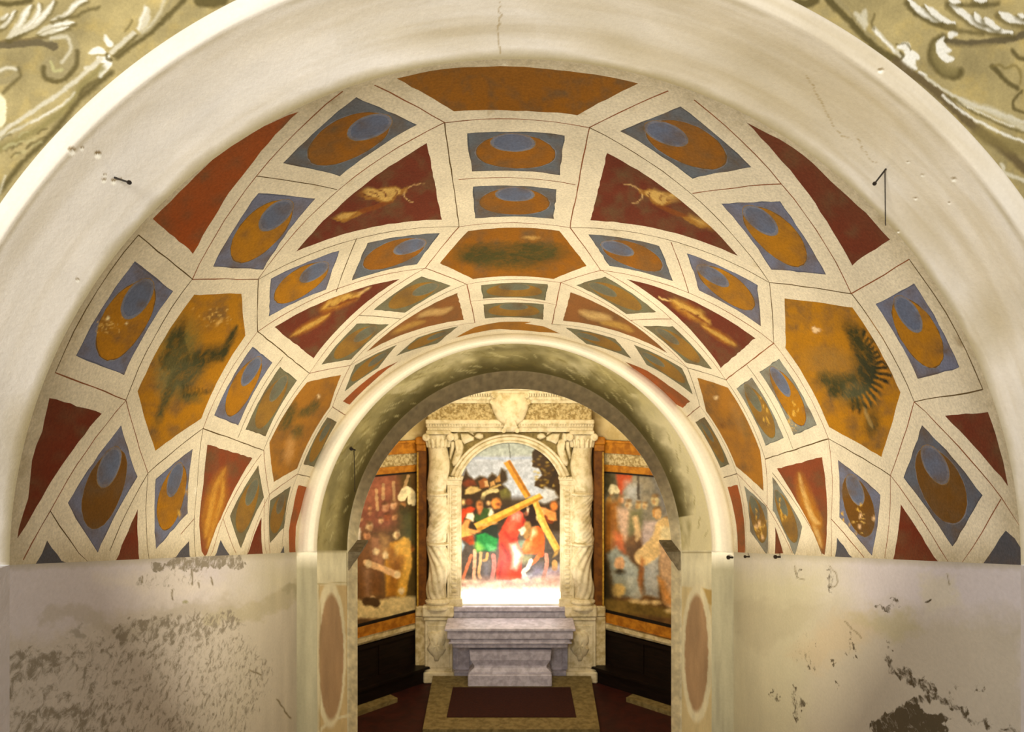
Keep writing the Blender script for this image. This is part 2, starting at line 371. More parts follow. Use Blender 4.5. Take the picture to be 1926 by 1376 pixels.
LINES = [
[(836.2,230.8),(1108.1,239.9)],
[(836.2,230.8),(863.9,426.4)],
[(1108.1,239.9),(1072.0,428.1)],
[(863.9,426.4),(1072.0,428.1)],
[(863.9,426.4),(799.9,504.2)],
[(1072.0,428.1),(1130.1,508.2)],
[(799.9,504.2),(878.2,534.4)],
[(1130.1,508.2),(1054.5,531.2)],
[(878.2,534.4),(893.6,606.8)],
[(1054.5,531.2),(1038.3,609.5)],
[(878.2,534.4),(1054.5,531.2)],
[(861.7,338.1),(1081.6,347.1)],
[(885.0,566.3),(1046.4,573.0)],
[(836.2,230.8),(705.4,160.0)],
[(1108.1,239.9),(1257.8,170.9)],
[(836.2,230.8),(485.5,525.5)],
[(864.0,426.4),(485.5,525.5)],
[(1108.1,239.9),(1447.6,531.6)],
[(1072.0,428.0),(1447.6,531.6)],
[(670.6,447.9),(632.3,549.1)],
[(1262.4,454.9),(1295.5,550.8)],
[(485.5,525.5),(484.6,623.2)],
[(1447.6,531.6),(1455.0,645.0)],
[(800.0,504.0),(484.6,623.2)],
[(1130.0,508.0),(1455.0,645.0)],
[(485.5,525.5),(361.6,525.0)],
[(1447.6,531.6),(1601.7,552.3)],
[(361.6,525.0),(482.3,331.0),(644.7,170.9)],
[(1601.7,552.3),(1469.6,345.3),(1306.0,188.0)],
[(482.3,331.1),(634.9,355.7)],
[(1469.6,345.3),(1301.8,363.8)],
[(361.6,525.0),(260.0,442.0)],
[(1601.7,552.3),(1710.0,488.0)],
[(260.0,442.0),(104.4,700.5)],
[(1710.0,488.0),(1848.7,733.0)],
[(361.6,525.0),(237.2,752.0)],
[(1601.7,552.3),(1719.4,755.0)],
[(104.4,700.5),(237.2,752.0)],
[(1848.7,733.0),(1719.4,755.0)],
[(237.2,752.0),(278.4,889.8)],
[(1719.4,755.0),(1674.3,893.6)],
[(237.2,752.0),(94.5,960.5),(44.0,1052.0)],
[(1719.4,755.0),(1883.6,937.0),(1922.0,988.0)],
[(94.5,960.5),(165.7,1063.6)],
[(1883.6,937.0),(1809.5,1057.8)],
[(278.4,889.8),(382.0,805.0)],
[(278.4,889.8),(280.5,1055.0)],
[(278.4,889.8),(206.4,1036.0)],
[(1674.3,893.6),(1558.4,825.0)],
[(1674.3,893.6),(1664.0,1049.0)],
[(1674.3,893.6),(1783.3,1057.8)],
[(484.6,623.2),(382.0,805.0)],
[(1455.0,645.0),(1558.4,825.0)],
[(382.0,805.0),(495.8,846.5)],
[(1558.4,825.0),(1439.2,862.8)],
[(382.0,805.0),(371.5,910.8),(365.4,975.0),(368.0,1054.0)],
[(365.4,975.0),(340.0,1004.0)],
[(1558.4,825.0),(1563.4,976.0),(1563.4,1048.0)],
[(1563.4,976.0),(1625.0,1048.0)],
[(495.8,846.5),(506.7,929.3)],
[(1439.2,862.8),(1442.5,952.0)],
[(491.4,854.1),(419.5,974.0),(395.5,1054.7)],
[(1452.7,889.0),(1529.6,1000.2),(1546.0,1041.6)],
[(419.5,974.0),(443.5,1039.4)],
[(506.7,929.3),(560.0,891.0)],
[(1442.5,952.0),(1385.8,890.0)],
[(560.1,891.2),(591.7,898.8)],
[(1385.8,890.1),(1360.7,897.7)],
[(484.6,623.2),(581.8,702.0)],
[(1455.0,645.0),(1365.2,714.0)],
[(581.8,702.0),(495.8,846.5)],
[(1365.2,714.0),(1439.2,862.8)],
[(532.1,671.4),(447.6,823.1)],
[(1404.4,686.2),(1491.6,844.0)],
[(581.8,702.0),(658.6,687.0)],
[(1365.2,714.0),(1292.8,691.4)],
[(658.6,687.0),(625.4,764.7)],
[(1292.8,691.4),(1316.3,763.0)],
[(625.4,764.7),(651.6,781.3)],
[(1316.3,763.0),(1291.9,783.9)],
[(625.4,764.7),(560.0,891.0)],
[(1316.3,763.0),(1385.8,890.0)],
[(581.8,702.0),(675.0,592.6),(800.0,504.0)],
[(1365.2,714.0),(1263.0,599.6),(1130.0,508.0)],
[(675.0,592.7),(754.3,599.6)],
[(1263.3,599.6),(1185.7,602.2)],
[(658.6,687.0),(754.3,599.6),(878.0,534.0)],
[(1292.8,691.4),(1185.7,602.3),(1054.5,531.0)],
[(658.6,687.0),(760.0,640.0),(893.6,606.8)],
[(1292.8,691.4),(1165.0,633.0),(1038.0,609.5)],
[(506.7,929.3),(465.3,1039.4)],
[(498.0,939.1),(501.3,1048.1)],
[(560.0,891.0),(530.0,1045.0)],
[(1385.8,890.0),(1402.0,1045.0)],
[(506.7,929.3),(508.0,1040.0)],
[(1442.5,952.0),(1446.0,1040.0)],
[(1442.5,952.0),(1490.0,1040.0)],
]
# ================================================================== THE PAINTED VAULT
D0, D1 = 3.25, 7.525
VN = dict(X=(969-CX)/F*D0, Z=-(1062-HY)/F*D0, R=951/F*D0)
VF = dict(X=(969-CX)/F*D1, Z=-(1038-HY)/F*D1, R=411/F*D1)
def vpar(d):
    t = (d-D0)/(D1-D0); return tuple(VN[k]+(VF[k]-VN[k])*t for k in 'XZR')
def v_uv(x, y):
    """photo point -> (arc length, distance) on the vault"""
    lo, hi = 1.0, 14.0
    for _ in range(50):
        d = (lo+hi)/2; X, Z, R = vpar(d); P = at(x, y, d)
        if math.hypot(P[0]-X, P[2]-Z) < R: lo = d
        else: hi = d
    X, Z, R = vpar(d); P = at(x, y, d); th = math.atan2(P[2]-Z, P[0]-X)
    if th < -PI/2: th += 2*PI
    return (th*2.21, d-D0)
def v_pos(u, v):
    d = v+D0; X, Z, R = vpar(d); th = u/2.21
    return (X+R*math.cos(th), d, Z+R*math.sin(th))
UMAX, VMAX = PI*2.21, D1-D0
def v_uv_np(x, y):
    lo = np.full(x.shape, 1.0); hi = np.full(x.shape, 14.0)
    for _ in range(40):
        d = (lo+hi)/2; X, Z, R = vpar(d); ins = np.hypot((x-CX)/F*d-X, -(y-HY)/F*d-Z) < R
        lo = np.where(ins, d, lo); hi = np.where(ins, hi, d)
    X, Z, R = vpar(d); return np.arctan2(-(y-HY)/F*d-Z, (x-CX)/F*d-X)*2.21, d-D0
class Layer(Brush):
    def __init__(s, X, Y): Brush.__init__(s, X, Y, (0, 0, 0)); s.A = np.zeros(X.shape)
    def put(s, sel, dist, col, soft, alpha):
        w = np.clip(.5-dist/max(soft, 1e-3), 0, 1)*alpha; A0 = s.A[sel]; A1 = A0+(1-A0)*w
        s.c[sel] = np.where(A1[:, None] > 1e-4, (s.c[sel]*(A0*(1-w))[:, None]+np.array(col, float)*w[:, None])/np.maximum(A1, 1e-4)[:, None], 0); s.A[sel] = A1
OPS = []

def subdiv(pts, step=.05, closed=True):
    o = []; n = len(pts)
    for i in range(n if closed else n-1):
        a, b = pts[i], pts[(i+1) % n]; L = math.hypot(b[0]-a[0], b[1]-a[1]); k = max(1, int(L/step))
        for j in range(k): o.append((a[0]+(b[0]-a[0])*j/k, a[1]+(b[1]-a[1])*j/k))
    if not closed: o.append(pts[-1])
    return o
def clampuv(p): return (min(max(p[0], 0), UMAX), min(max(p[1], 0), VMAX))

REG = []     # (polygon, colour or None, over colour, amount)
def reg(poly, col=None, over=None, amt=0.0, wob=.0015):
    q = [clampuv((x+random.uniform(-wob, wob), y+random.uniform(-wob, wob))) for x, y in poly]
    o = [q[0]]
    for p in q[1:]:
        if math.hypot(p[0]-o[-1][0], p[1]-o[-1][1]) > 1e-4: o.append(p)
    if len(o) > 2: REG.append((o, col, over, amt))
def reg_line(pts, w, col):
    pts = subdiv(pts, .09, False)
    pts = [(x+random.uniform(-.0025, .0025), y+random.uniform(-.0025, .0025)) for x, y in pts]
    L = []; R_ = []
    for i, p in enumerate(pts):
        a = pts[max(i-1, 0)]; b = pts[min(i+1, len(pts)-1)]; dx, dy = b[0]-a[0], b[1]-a[1]; m = math.hypot(dx, dy)+1e-9
        ww = w*random.uniform(.75, 1.25)/2
        L.append((p[0]-dy/m*ww, p[1]+dx/m*ww)); R_.append((p[0]+dy/m*ww, p[1]-dx/m*ww))
    reg(L+R_[::-1], col, wob=0)
def blob(c, ax, rx, ry, n=26, ph=0):
    return [(c[0]+ax[0]*rx*math.cos(2*PI*k/n+ph)-ax[1]*ry*math.sin(2*PI*k/n+ph), c[1]+ax[1]*rx*math.cos(2*PI*k/n+ph)+ax[0]*ry*math.sin(2*PI*k/n+ph)) for k in range(n)]

for ln in LINES:
    uv = [v_uv(x, y) for x, y in ln]
    far = max(p[1] for p in uv) > 2.2
    reg_line(uv, .0062 if not far else .0075, LINE if random.random() < .55 else DARKLINE)

def crescent(q, faded, dark):
    if len(q) != 4: return
    c = (sum(p[0] for p in q)/4, sum(p[1] for p in q)/4)
    e1 = ((q[1][0]+q[2][0]-q[0][0]-q[3][0])/4, (q[1][1]+q[2][1]-q[0][1]-q[3][1])/4)
    e2 = ((q[2][0]+q[3][0]-q[0][0]-q[1][0])/4, (q[2][1]+q[3][1]-q[0][1]-q[1][1])/4)
    def E(k, off=(0, 0), sx=1.0, n=44):
        return [(c[0]+e1[0]*(k*math.cos(a)+off[0])+e2[0]*(k*sx*math.sin(a)+off[1]), c[1]+e1[1]*(k*math.cos(a)+off[0])+e2[1]*(k*sx*math.sin(a)+off[1])) for a in [2*PI*i/n for i in range(n)]]
    # the small disc sits towards the crown of the vault (or towards the viewer on the crown itself)
    um = UMAX/2; side = um-c[0]
    want = (0, -1) if abs(side) < .35 else (math.copysign(1, side), -.25 if c[1] < 2.5 else 0)
    best = max(range(48), key=lambda i: (lambda a: (e1[0]*math.cos(a)+e2[0]*math.sin(a))*want[0]+(e1[1]*math.cos(a)+e2[1]*math.sin(a))*want[1])(2*PI*i/48))
    a = 2*PI*best/48; off = (.475*math.cos(a), .475*math.sin(a))
    gold = (168, 114, 18) if not dark else (108, 72, 20)
    if abs(side) < 1.2: gold = (144, 92, 24)  # browner gold near the crown, its weaker light put into the colour
    if faded: gold = (142, 106, 44)
    reg(E(.885), (124, 124, 132) if not faded else (118, 112, 80), wob=.003)
    reg(E(.865), (112, 80, 36) if not faded else (124, 104, 58), wob=.003)
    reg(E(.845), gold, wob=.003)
    reg(E(.485, off, .95), (140, 116, 84), wob=.002)
    reg(E(.465, off, .95), (116, 119, 134) if not faded else (112, 112, 92), wob=.002)
    reg(E(.40, off, .95), BLUED if not faded else (104, 106, 90), wob=.002)

def stroke_px(pts, w, col, amt=.8):
    m = pts[len(pts)//2]; sc = F/(v_uv(*m)[1]+D0)
    OPS.append(('s', pts, max(w*sc*.8, 1.5), col, amt))
def blob_px(x, y, rx, ry, col, amt, rot=0, n=22): OPS.append(('b', x, y, rx, ry, col, amt, rot))

DENSE = []
for kind, px in PANELS:
    q = [v_uv(x, y) for x, y in px]
    c = (sum(p[0] for p in q)/len(q), sum(p[1] for p in q)/len(q)); cx = sum(p[0] for p in px)/len(px); cy = sum(p[1] for p in px)/len(px)
    far = c[1] > 2.3; low = cy > 860; right = cx > 966
    qs = subdiv(q, .05)
    if kind in ('gold', 'bull', 'fig') or (kind == 'blue' and cx < 330 and cy < 720) or (kind == 'blue' and right and 1330 < cx < 1640 and cy > 660):
        P = np.array(px); gx, gy = np.meshgrid(np.arange(P[:, 0].min(), P[:, 0].max(), 2.7), np.arange(P[:, 1].min(), P[:, 1].max(), 2.7)); gx = gx.ravel()+RNG.rand(gx.size)*.5; gy = gy.ravel()+RNG.rand(gy.size)*.5
        ins = np.zeros(gx.shape, bool); n = len(P)
        for k in range(n):
            ax, ay = P[k]; bx, by = P[(k+1) % n]
            if ay != by: ins ^= ((ay > gy) != (by > gy)) & (gx < (bx-ax)*(gy-ay)/(by-ay)+ax)
        DENSE.append(np.stack(v_uv_np(gx[ins], gy[ins]), 1))
    if kind in ('blue', 'plain'):
        col = BLUE
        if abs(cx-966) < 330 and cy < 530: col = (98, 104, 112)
        if far: col = (112, 110, 86)
        if right and cx > 1380 and cy > 660 and cx < 1560: col = (132, 134, 124)
        if kind == 'plain' or (low and cx > 1700) : col = (92, 98, 112)
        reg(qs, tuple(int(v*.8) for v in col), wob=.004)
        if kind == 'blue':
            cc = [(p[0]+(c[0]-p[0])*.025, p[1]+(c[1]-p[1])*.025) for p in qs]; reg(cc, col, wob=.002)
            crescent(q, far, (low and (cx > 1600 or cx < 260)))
    elif kind == 'gold':
        reg(qs, (GOLD if abs(cx-966) > 260 else (142, 90, 18)) if not far else (162, 110, 36), wob=.003)  # crown panels browner, the dimmer light there mixed into the ochre
    elif kind in ('red', 'red2'):
        col = RED2 if kind == 'red2' else RED
        if kind == 'red' and right: col = (106, 48, 28)
        if kind == 'red' and cx < 500 and cy < 500: col = (152, 74, 26)
        if kind == 'red' and low: col = (108, 44, 20)
        reg(qs, col, wob=.004)
    elif kind == 'bull':
        reg(qs, (104, 48, 30) if not far else (134, 88, 46), wob=.004)
    elif kind == 'fig':
        reg(qs, (130, 66, 36), wob=.004)

# creatures and flames brushed on the dark red fields
Y1 = (196, 158, 78); Y2 = (170, 112, 34); Y3 = (214, 180, 116)
def creature(pts_head, tail, horn):
    stroke_px(pts_head, .11, Y2, .65); stroke_px([(x, y-3) for x, y in pts_head], .055, Y1, .8)
    k = 1.0 if pts_head[0][1] < 450 else .7
    blob_px(pts_head[1][0], pts_head[1][1], 15*k, 9*k, (188, 146, 70), .8); blob_px(pts_head[2][0], pts_head[2][1]-2, 17*k, 10*k, Y1, .7); blob_px(pts_head[3][0], pts_head[3][1], 10*k, 8*k, (188, 146, 70), .7)
    blob_px(pts_head[2][0]+4, pts_head[2][1]+1, 5*k, 3*k, (100, 52, 22), .9); blob_px(pts_head[1][0]-4, pts_head[1][1]+4, 6*k, 2.5*k, (110, 60, 26), .8); stroke_px([(x+3, y+4) for x, y in pts_head[1:]], .02, (110, 56, 24), .7)
    stroke_px(tail, .075, Y2, .5); stroke_px(tail, .035, Y1, .7)
    for h in horn: stroke_px(h, .018, Y3, .9)
for m_ in (0, 1):
    # horned beast heads with a trailing scrap of tail
    g = (lambda L: [(600+x/2.7514, 100+y/2.7514) for x, y in L]) if m_ == 0 else (lambda L: [(1290-(x-210)/2.7514*.98, 102+y/2.7514+(470-x)*.028) for x, y in L])
    PO = lambda L, c, a: OPS.append(('p', g(L), c, a))
    PO([(225, 705), (250, 685), (300, 702), (350, 690), (400, 688), (430, 700), (462, 688), (455, 722), (405, 738), (385, 768), (335, 778), (285, 757), (240, 757), (212, 728)], (150, 104, 44), .9)
    PO([(232, 705), (256, 692), (300, 708), (350, 698), (398, 695), (425, 708), (420, 725), (390, 740), (370, 760), (335, 768), (300, 745), (250, 745), (225, 728)], (200, 164, 92), .95)
    for L in ([(262, 718), (290, 726), (312, 745)], [(330, 715), (345, 730), (342, 748)], [(392, 705), (405, 720), (398, 735)], [(236, 728), (250, 738), (270, 740)], [(300, 705), (320, 712), (332, 708)]): OPS.append(('s', g(L), 2.4, (104, 58, 26), .9))
    for L in ([(455, 700), (490, 682), (545, 674)], [(450, 748), (470, 768), (498, 772)], [(450, 700), (440, 730), (448, 752)]): OPS.append(('s', g(L), 2.2, (206, 168, 110), .9))
    PO([(55, 852), (110, 826), (200, 815), (242, 822), (190, 850), (130, 876), (90, 868)], (158, 112, 46), .9); PO([(90, 848), (130, 828), (190, 822), (150, 852), (110, 862)], (198, 160, 88), .9)
    PO([(200, 812), (330, 770), (390, 770), (280, 815), (230, 830)], (128, 70, 28), .8)
creature([(604, 584), (625, 572), (650, 562), (672, 556)], [(548, 632), (572, 618), (598, 604), (620, 590)], [[(672, 556), (690, 545), (700, 540)]])
creature([(1262, 566), (1285, 578), (1308, 592), (1330, 606)], [(1320, 612), (1345, 626), (1368, 640), (1384, 650)], [[(1262, 566), (1246, 562), (1238, 556)]])
stroke_px([(785, 596), (805, 588), (830, 586), (850, 578)], .07, Y3, .5); stroke_px([(735, 628), (770, 612), (800, 604)], .06, Y1, .4)
stroke_px([(1090, 585), (1110, 592), (1132, 596), (1150, 600)], .09, Y3, .55); stroke_px([(1130, 606), (1165, 612), (1190, 622)], .07, Y1, .5)
for pts in ([(424, 880), (408, 912), (396, 950), (388, 1000)], [(420, 900), (416, 940), (402, 985), (390, 1030)], [(404, 925), (394, 970), (386, 1010)]):
    stroke_px(pts, .13, Y2, .5); stroke_px(pts, .045, (200, 150, 62), .6)
for pts in ([(1503, 890), (1510, 920), (1525, 960), (1540, 985)], [(1506, 915), (1520, 950), (1536, 1000), (1546, 1030)], [(1512, 940), (1530, 975), (1542, 985)]):
    stroke_px(pts, .13, Y2, .5); stroke_px(pts, .045, Y3, .6)

# dark birds, soot blackened, on the ochre hexagons
DK = (58, 56, 26); GN = (112, 104, 52)
blob_px(335, 665, 34, 62, GN, .75, 18); blob_px(325, 700, 26, 50, (126, 116, 72), .6, 15)
blob_px(340, 625, 8, 26, DK, .75, 15); blob_px(385, 672, 38, 18, DK, .75, -28); blob_px(352, 702, 30, 24, (78, 78, 50), .75, -20)
blob_px(410, 668, 16, 12, DK, .85, 0); blob_px(310, 755, 9, 44, (74, 74, 44), .75, 20); blob_px(355, 745, 26, 12, (88, 84, 44), .6, 10)
stroke_px([(446, 612), (438, 630), (424, 655), (412, 675)], .06, DK, .8); stroke_px([(330, 610), (322, 640), (312, 672)], .05, DK, .5)
for k in range(10):
    stroke_px([(300+k*4, 668-k*6), (303+k*5, 684-k*4), (312+k*5, 698-k*2)], .022, DK, .45)
for k in range(8):
    stroke_px([(344+k*7, 720+k*2), (346+k*7, 735), (344+k*6, 748-k)], .02, DK, .5)
for k in range(17):
    a = math.radians(-62+k*9.2); cx_, cy_ = 1598, 690; r0, r1 = 40, 74+6*math.sin(k)
    p0 = (cx_+r0*math.cos(a)*.8, cy_+r0*math.sin(a)*1.05); p1 = (cx_+r1*math.cos(a), cy_+r1*math.sin(a)*1.15); pm = ((p0[0]+p1[0])/2+3, (p0[1]+p1[1])/2-5)
    stroke_px([p0, pm, p1], .05, (38, 36, 18), 1.1)
blob_px(1628, 690, 22, 66, (52, 54, 32), .95, -8); blob_px(1612, 640, 14, 38, DK, .9, -30); blob_px(1600, 735, 44, 24, (84, 84, 56), .8, 20)
for k in range(17):
    a = math.radians(-58+k*9.2); cx_, cy_ = 1598, 690
    stroke_px([(cx_+r*math.cos(a), cy_+r*math.sin(a)*1.14-(r-50)*.1) for r in (50, 62, 74, 84)], .022, (172, 116, 30), .95)
blob_px(1560, 708, 20, 11, DK, .9, 10); blob_px(1580, 712, 40, 12, (70, 66, 34), .8, -8); blob_px(1560, 680, 46, 26, (150, 112, 50), .7, 10)
blob_px(1572, 733, 14, 12, DK, .7); blob_px(1640, 795, 14, 26, (70, 60, 28), .7, 10); blob_px(1610, 760, 14, 10, DK, .7)
stroke_px([(1625, 765), (1632, 785), (1642, 805)], .03, (180, 150, 90), .6); blob_px(1535, 620, 7, 5, (225, 195, 150), .9)
for (x, y, rx, ry, a) in ((905, 480, 46, 17, .85), (1010, 474, 50, 17, .85), (960, 484, 70, 13, .7), (960, 462, 90, 7, .45), (966, 500, 60, 9, .5)):
    blob_px(x, y, rx, ry, (70, 66, 30), a)
blob_px(1000, 447, 14, 3, (200, 160, 90), .6)
for (x, y, rx, ry, r_) in ((540, 790, 12, 20, 30), (572, 775, 14, 9, -30), (560, 812, 10, 14, 20), (590, 765, 8, 14, 40), (548, 770, 8, 16, 30)):
    blob_px(x, y, rx, ry, (84, 78, 40), .7, r_)
blob_px(545, 845, 9, 24, (196, 150, 90), .6, 10)
blob_px(1402, 808, 6, 18, (110, 84, 40), .7, -20); blob_px(1358, 800, 6, 6, (120, 80, 34), .7); blob_px(1390, 790, 10, 34, (150, 112, 60), .5, -25)
blob_px(1347, 747, 4, 3, (230, 200, 150), .9); blob_px(600, 745, 3, 3, (230, 200, 150), .9)
DOTS = [(200, 612, 26, 14, 34), (408, 598, 34, 22, 26), (1616, 985, 18, 26, 18), (1492, 800, 12, 20, 16), (1430, 990, 10, 24, 12)]
for (x, y, w, h, n) in DOTS:
    for k in range(n): blob_px(x+random.gauss(0, w*.5), y+random.gauss(0, h*.5), random.uniform(.8, 2.2), random.uniform(.8, 1.6), (230, 188, 100), .8)
blob_px(203, 598, 2.6, 3.6, (245, 225, 170), .95); blob_px(238, 608, 3, 2.4, (236, 210, 150), .9); blob_px(412, 605, 9, 3, (214, 170, 90), .7, -50)
for (x, y) in ((1618, 970), (1617, 990), (1643, 975), (1428, 985), (1434, 1010), (1422, 990)): blob_px(x, y, 2.5, 4, (240, 200, 150), .9)
for k in range(26):   # scratched gold on the worn panels of the right flank
    for (x0, y0, w, h) in ((1600, 960, 26, 60), (1492, 770, 16, 44), (1436, 770, 12, 40), (1474, 960, 18, 40), (1428, 980, 12, 36), (345, 930, 16, 60)):
        if random.random() < .32:
            x = x0+random.uniform(-w, w)*.7; y = y0+random.uniform(-h, h)*.7
            stroke_px([(x, y), (x+random.uniform(-2, 3), y+4), (x+random.uniform(-2, 3), y+8)], .014, (212, 168, 70), .8)

pts = []; edges = []; faces = []; key = {}
def addp(p):
    k = (round(p[0], 5), round(p[1], 5))
    if k not in key: key[k] = len(pts); pts.append(Vector(k))
    return key[k]
def add_loop(f):
    for a, b in zip(f, f[1:]+f[:1]):
        if a != b: edges.append((a, b))
add_loop([addp(p) for p in subdiv([(0, 0), (UMAX, 0), (UMAX, VMAX), (0, VMAX)], .045)])
for g in REG: add_loop([addp(p) for p in g[0]])
nu, nv = 150, 88
for i in range(1, nu):
    for j in range(1, nv):
        addp((UMAX*i/nu+random.uniform(-.004, .004), VMAX*j/nv+random.uniform(-.004, .004)))
for dd in DENSE:
    for u, v in dd:
        if .01 < u < UMAX-.01 and .01 < v < VMAX-.01: addp((u, v))
ov, oe, of, _, _, orig = delaunay_2d_cdt(pts, edges, [], 0, 1e-6, False)
V3 = [v_pos(p.x, p.y) for p in ov]
of = [f for f in of if len(f) == 3]
M_VAULT = painted('fresco_vault', grain=.24, gscale=75, bstr=.22, over=True, big=.14, oscale=16, flecks=.14)
vault = mk('ceiling', V3, np.array(of, dtype=np.int32), M_VAULT, smooth=True); tag(vault, kind='structure')
vault['label'] = 'barrel vault painted with ochre hexagons, blue crescent panels and dark red fields'
# colours per face corner
me = vault.data; nl = len(me.loops); col = np.zeros((nl, 3)); ovr = np.zeros((nl, 3)); amt = np.zeros(nl)
uvv = np.array([(p.x, p.y) for p in ov]); 
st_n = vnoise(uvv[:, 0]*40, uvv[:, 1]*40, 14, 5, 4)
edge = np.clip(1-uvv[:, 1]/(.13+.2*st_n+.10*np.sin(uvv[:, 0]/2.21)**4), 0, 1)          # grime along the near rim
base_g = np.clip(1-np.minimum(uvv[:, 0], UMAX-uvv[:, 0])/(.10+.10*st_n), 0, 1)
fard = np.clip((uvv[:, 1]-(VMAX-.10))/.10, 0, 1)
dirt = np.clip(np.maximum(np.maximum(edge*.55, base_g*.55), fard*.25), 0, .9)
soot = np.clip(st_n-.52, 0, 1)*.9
TRI = np.zeros(nl, dtype=np.int32); me.loops.foreach_get('vertex_index', TRI); TRI = TRI.reshape(-1, 3)
cen = uvv[TRI].mean(1); cb = np.full(len(TRI), -1); cov = np.full(len(TRI), -1)
order = np.argsort(cen[:, 0]); cs = cen[order]
for gi, (poly, cc_, oc_, am_) in enumerate(REG):
    P = np.array(poly); lo = np.searchsorted(cs[:, 0], P[:, 0].min()); hi = np.searchsorted(cs[:, 0], P[:, 0].max())
    if hi <= lo: continue
    x = cs[lo:hi, 0]; y = cs[lo:hi, 1]; sel = (y >= P[:, 1].min()) & (y <= P[:, 1].max()); idx = order[lo:hi][sel]; x = x[sel]; y = y[sel]
    ins = np.zeros(len(x), dtype=bool); n = len(P)
    for k in range(n):
        ax, ay = P[k]; bx, by = P[(k+1) % n]
        if ay != by: ins ^= ((ay > y) != (by > y)) & (x < (bx-ax)*(y-ay)/(by-ay)+ax)
    (cb if cc_ is not None else cov)[idx[ins]] = gi
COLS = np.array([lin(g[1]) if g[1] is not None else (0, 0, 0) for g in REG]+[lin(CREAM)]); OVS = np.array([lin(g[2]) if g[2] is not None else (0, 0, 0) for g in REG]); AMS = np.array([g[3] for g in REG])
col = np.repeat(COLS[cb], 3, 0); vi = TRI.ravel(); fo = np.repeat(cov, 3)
VP = np.array(V3); vx, vy = proj(VP); ly = Layer(vx, vy); ly.jx = vnoise(vx, vy, 5, 77, 3)-.5; ly.jy = vnoise(vx, vy, 5, 177, 3)-.5; ly.jit = 3
for op in OPS:
    if op[0] == 'p': ly.poly(op[1], op[2], 2.0, op[3])
    elif op[0] == 's': ly.stroke(op[1], op[2], op[3], soft=max(2.0, op[2]*.45), alpha=min(op[4]*1.15, 1), taper=True)
    else: _, x, y, rx, ry, c_, am, rot = op; ly.jit = min(9, 1.6*min(rx, ry)); ly.oval(x, y, rx, ry, c_, rot, soft=min(rx, ry)*.8+1.2, alpha=min(am*1.1, 1)); ly.jit = 3
# mottling of the pigments
mt = vnoise(vx, vy, 22, 301, 5); mt2 = vnoise(vx+900, vy, 9, 303, 4)
isg = np.repeat(cb >= 0, 3)
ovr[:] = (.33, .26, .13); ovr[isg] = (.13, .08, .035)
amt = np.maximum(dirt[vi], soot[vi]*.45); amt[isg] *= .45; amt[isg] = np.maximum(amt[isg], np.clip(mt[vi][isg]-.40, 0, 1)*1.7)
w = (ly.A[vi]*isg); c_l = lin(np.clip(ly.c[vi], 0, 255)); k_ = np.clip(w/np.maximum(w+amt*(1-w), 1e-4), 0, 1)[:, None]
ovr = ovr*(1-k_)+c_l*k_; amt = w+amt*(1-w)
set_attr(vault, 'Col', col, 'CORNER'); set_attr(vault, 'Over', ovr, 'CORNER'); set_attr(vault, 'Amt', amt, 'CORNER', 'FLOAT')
# ================================================================== NEAR WALL AND ARCH FACE
M_FRONT = painted('grisaille_wall', grain=.14, gscale=80, bstr=.3, big=.08)
M_ARCH = painted('limewash_arch', grain=.05, gscale=60, bstr=.35, big=.05, stretch=(1, 1, 1))
DF = 2.9
def ring_xyz(A, prof):
    """A angles (deg) ; prof rows (d, a, b, cx, cy) in photo pixels"""
    out = np.zeros((len(prof), len(A), 3)); th = np.radians(A)
    for i, (d, a, b, cx, cy) in enumerate(prof):
        out[i, :, 0] = (cx+a*np.cos(th)-CX)/F*d; out[i, :, 1] = d; out[i, :, 2] = -(cy-b*np.sin(th)-HY)/F*d
    return out
# wall outside the arch, brushed with scrolling acanthus in grey and white on ochre
angs = np.concatenate([np.array([-.0, 3, 8, 14, 19]), np.arange(22, 66, .11), np.arange(66, 114, 2.0), np.arange(114, 158, .11), np.array([158, 162, 168, 174, 180.0])])
radii = np.concatenate([np.arange(1177, 1450, 2.3), np.array([1500, 1700, 2200])])
W = ring_xyz(angs, [(DF, r, r, CX, 1055) for r in radii]); px, py = proj(W)
br = Brush(px, py, (156, 142, 98)); br.jit = 5
n_ = vnoise(px, py, 60, 3, 5); br.c *= (.80+.42*n_)[..., None]
n2 = np.clip(vnoise(px, py, 25, 9, 4)-.5, 0, 1); br.c += (n2*np.array([[[34]], [[22]], [[-6]]]).reshape(3, 1, 1)).transpose(1, 2, 0)*1.0
SH = (84, 74, 40); MD = (146, 134, 96); LT = (196, 190, 168); WH = (226, 224, 214); DKB = (92, 82, 58)
def K(ox, oy, s): return lambda p: (ox+p[0]/s, oy+p[1]/s)
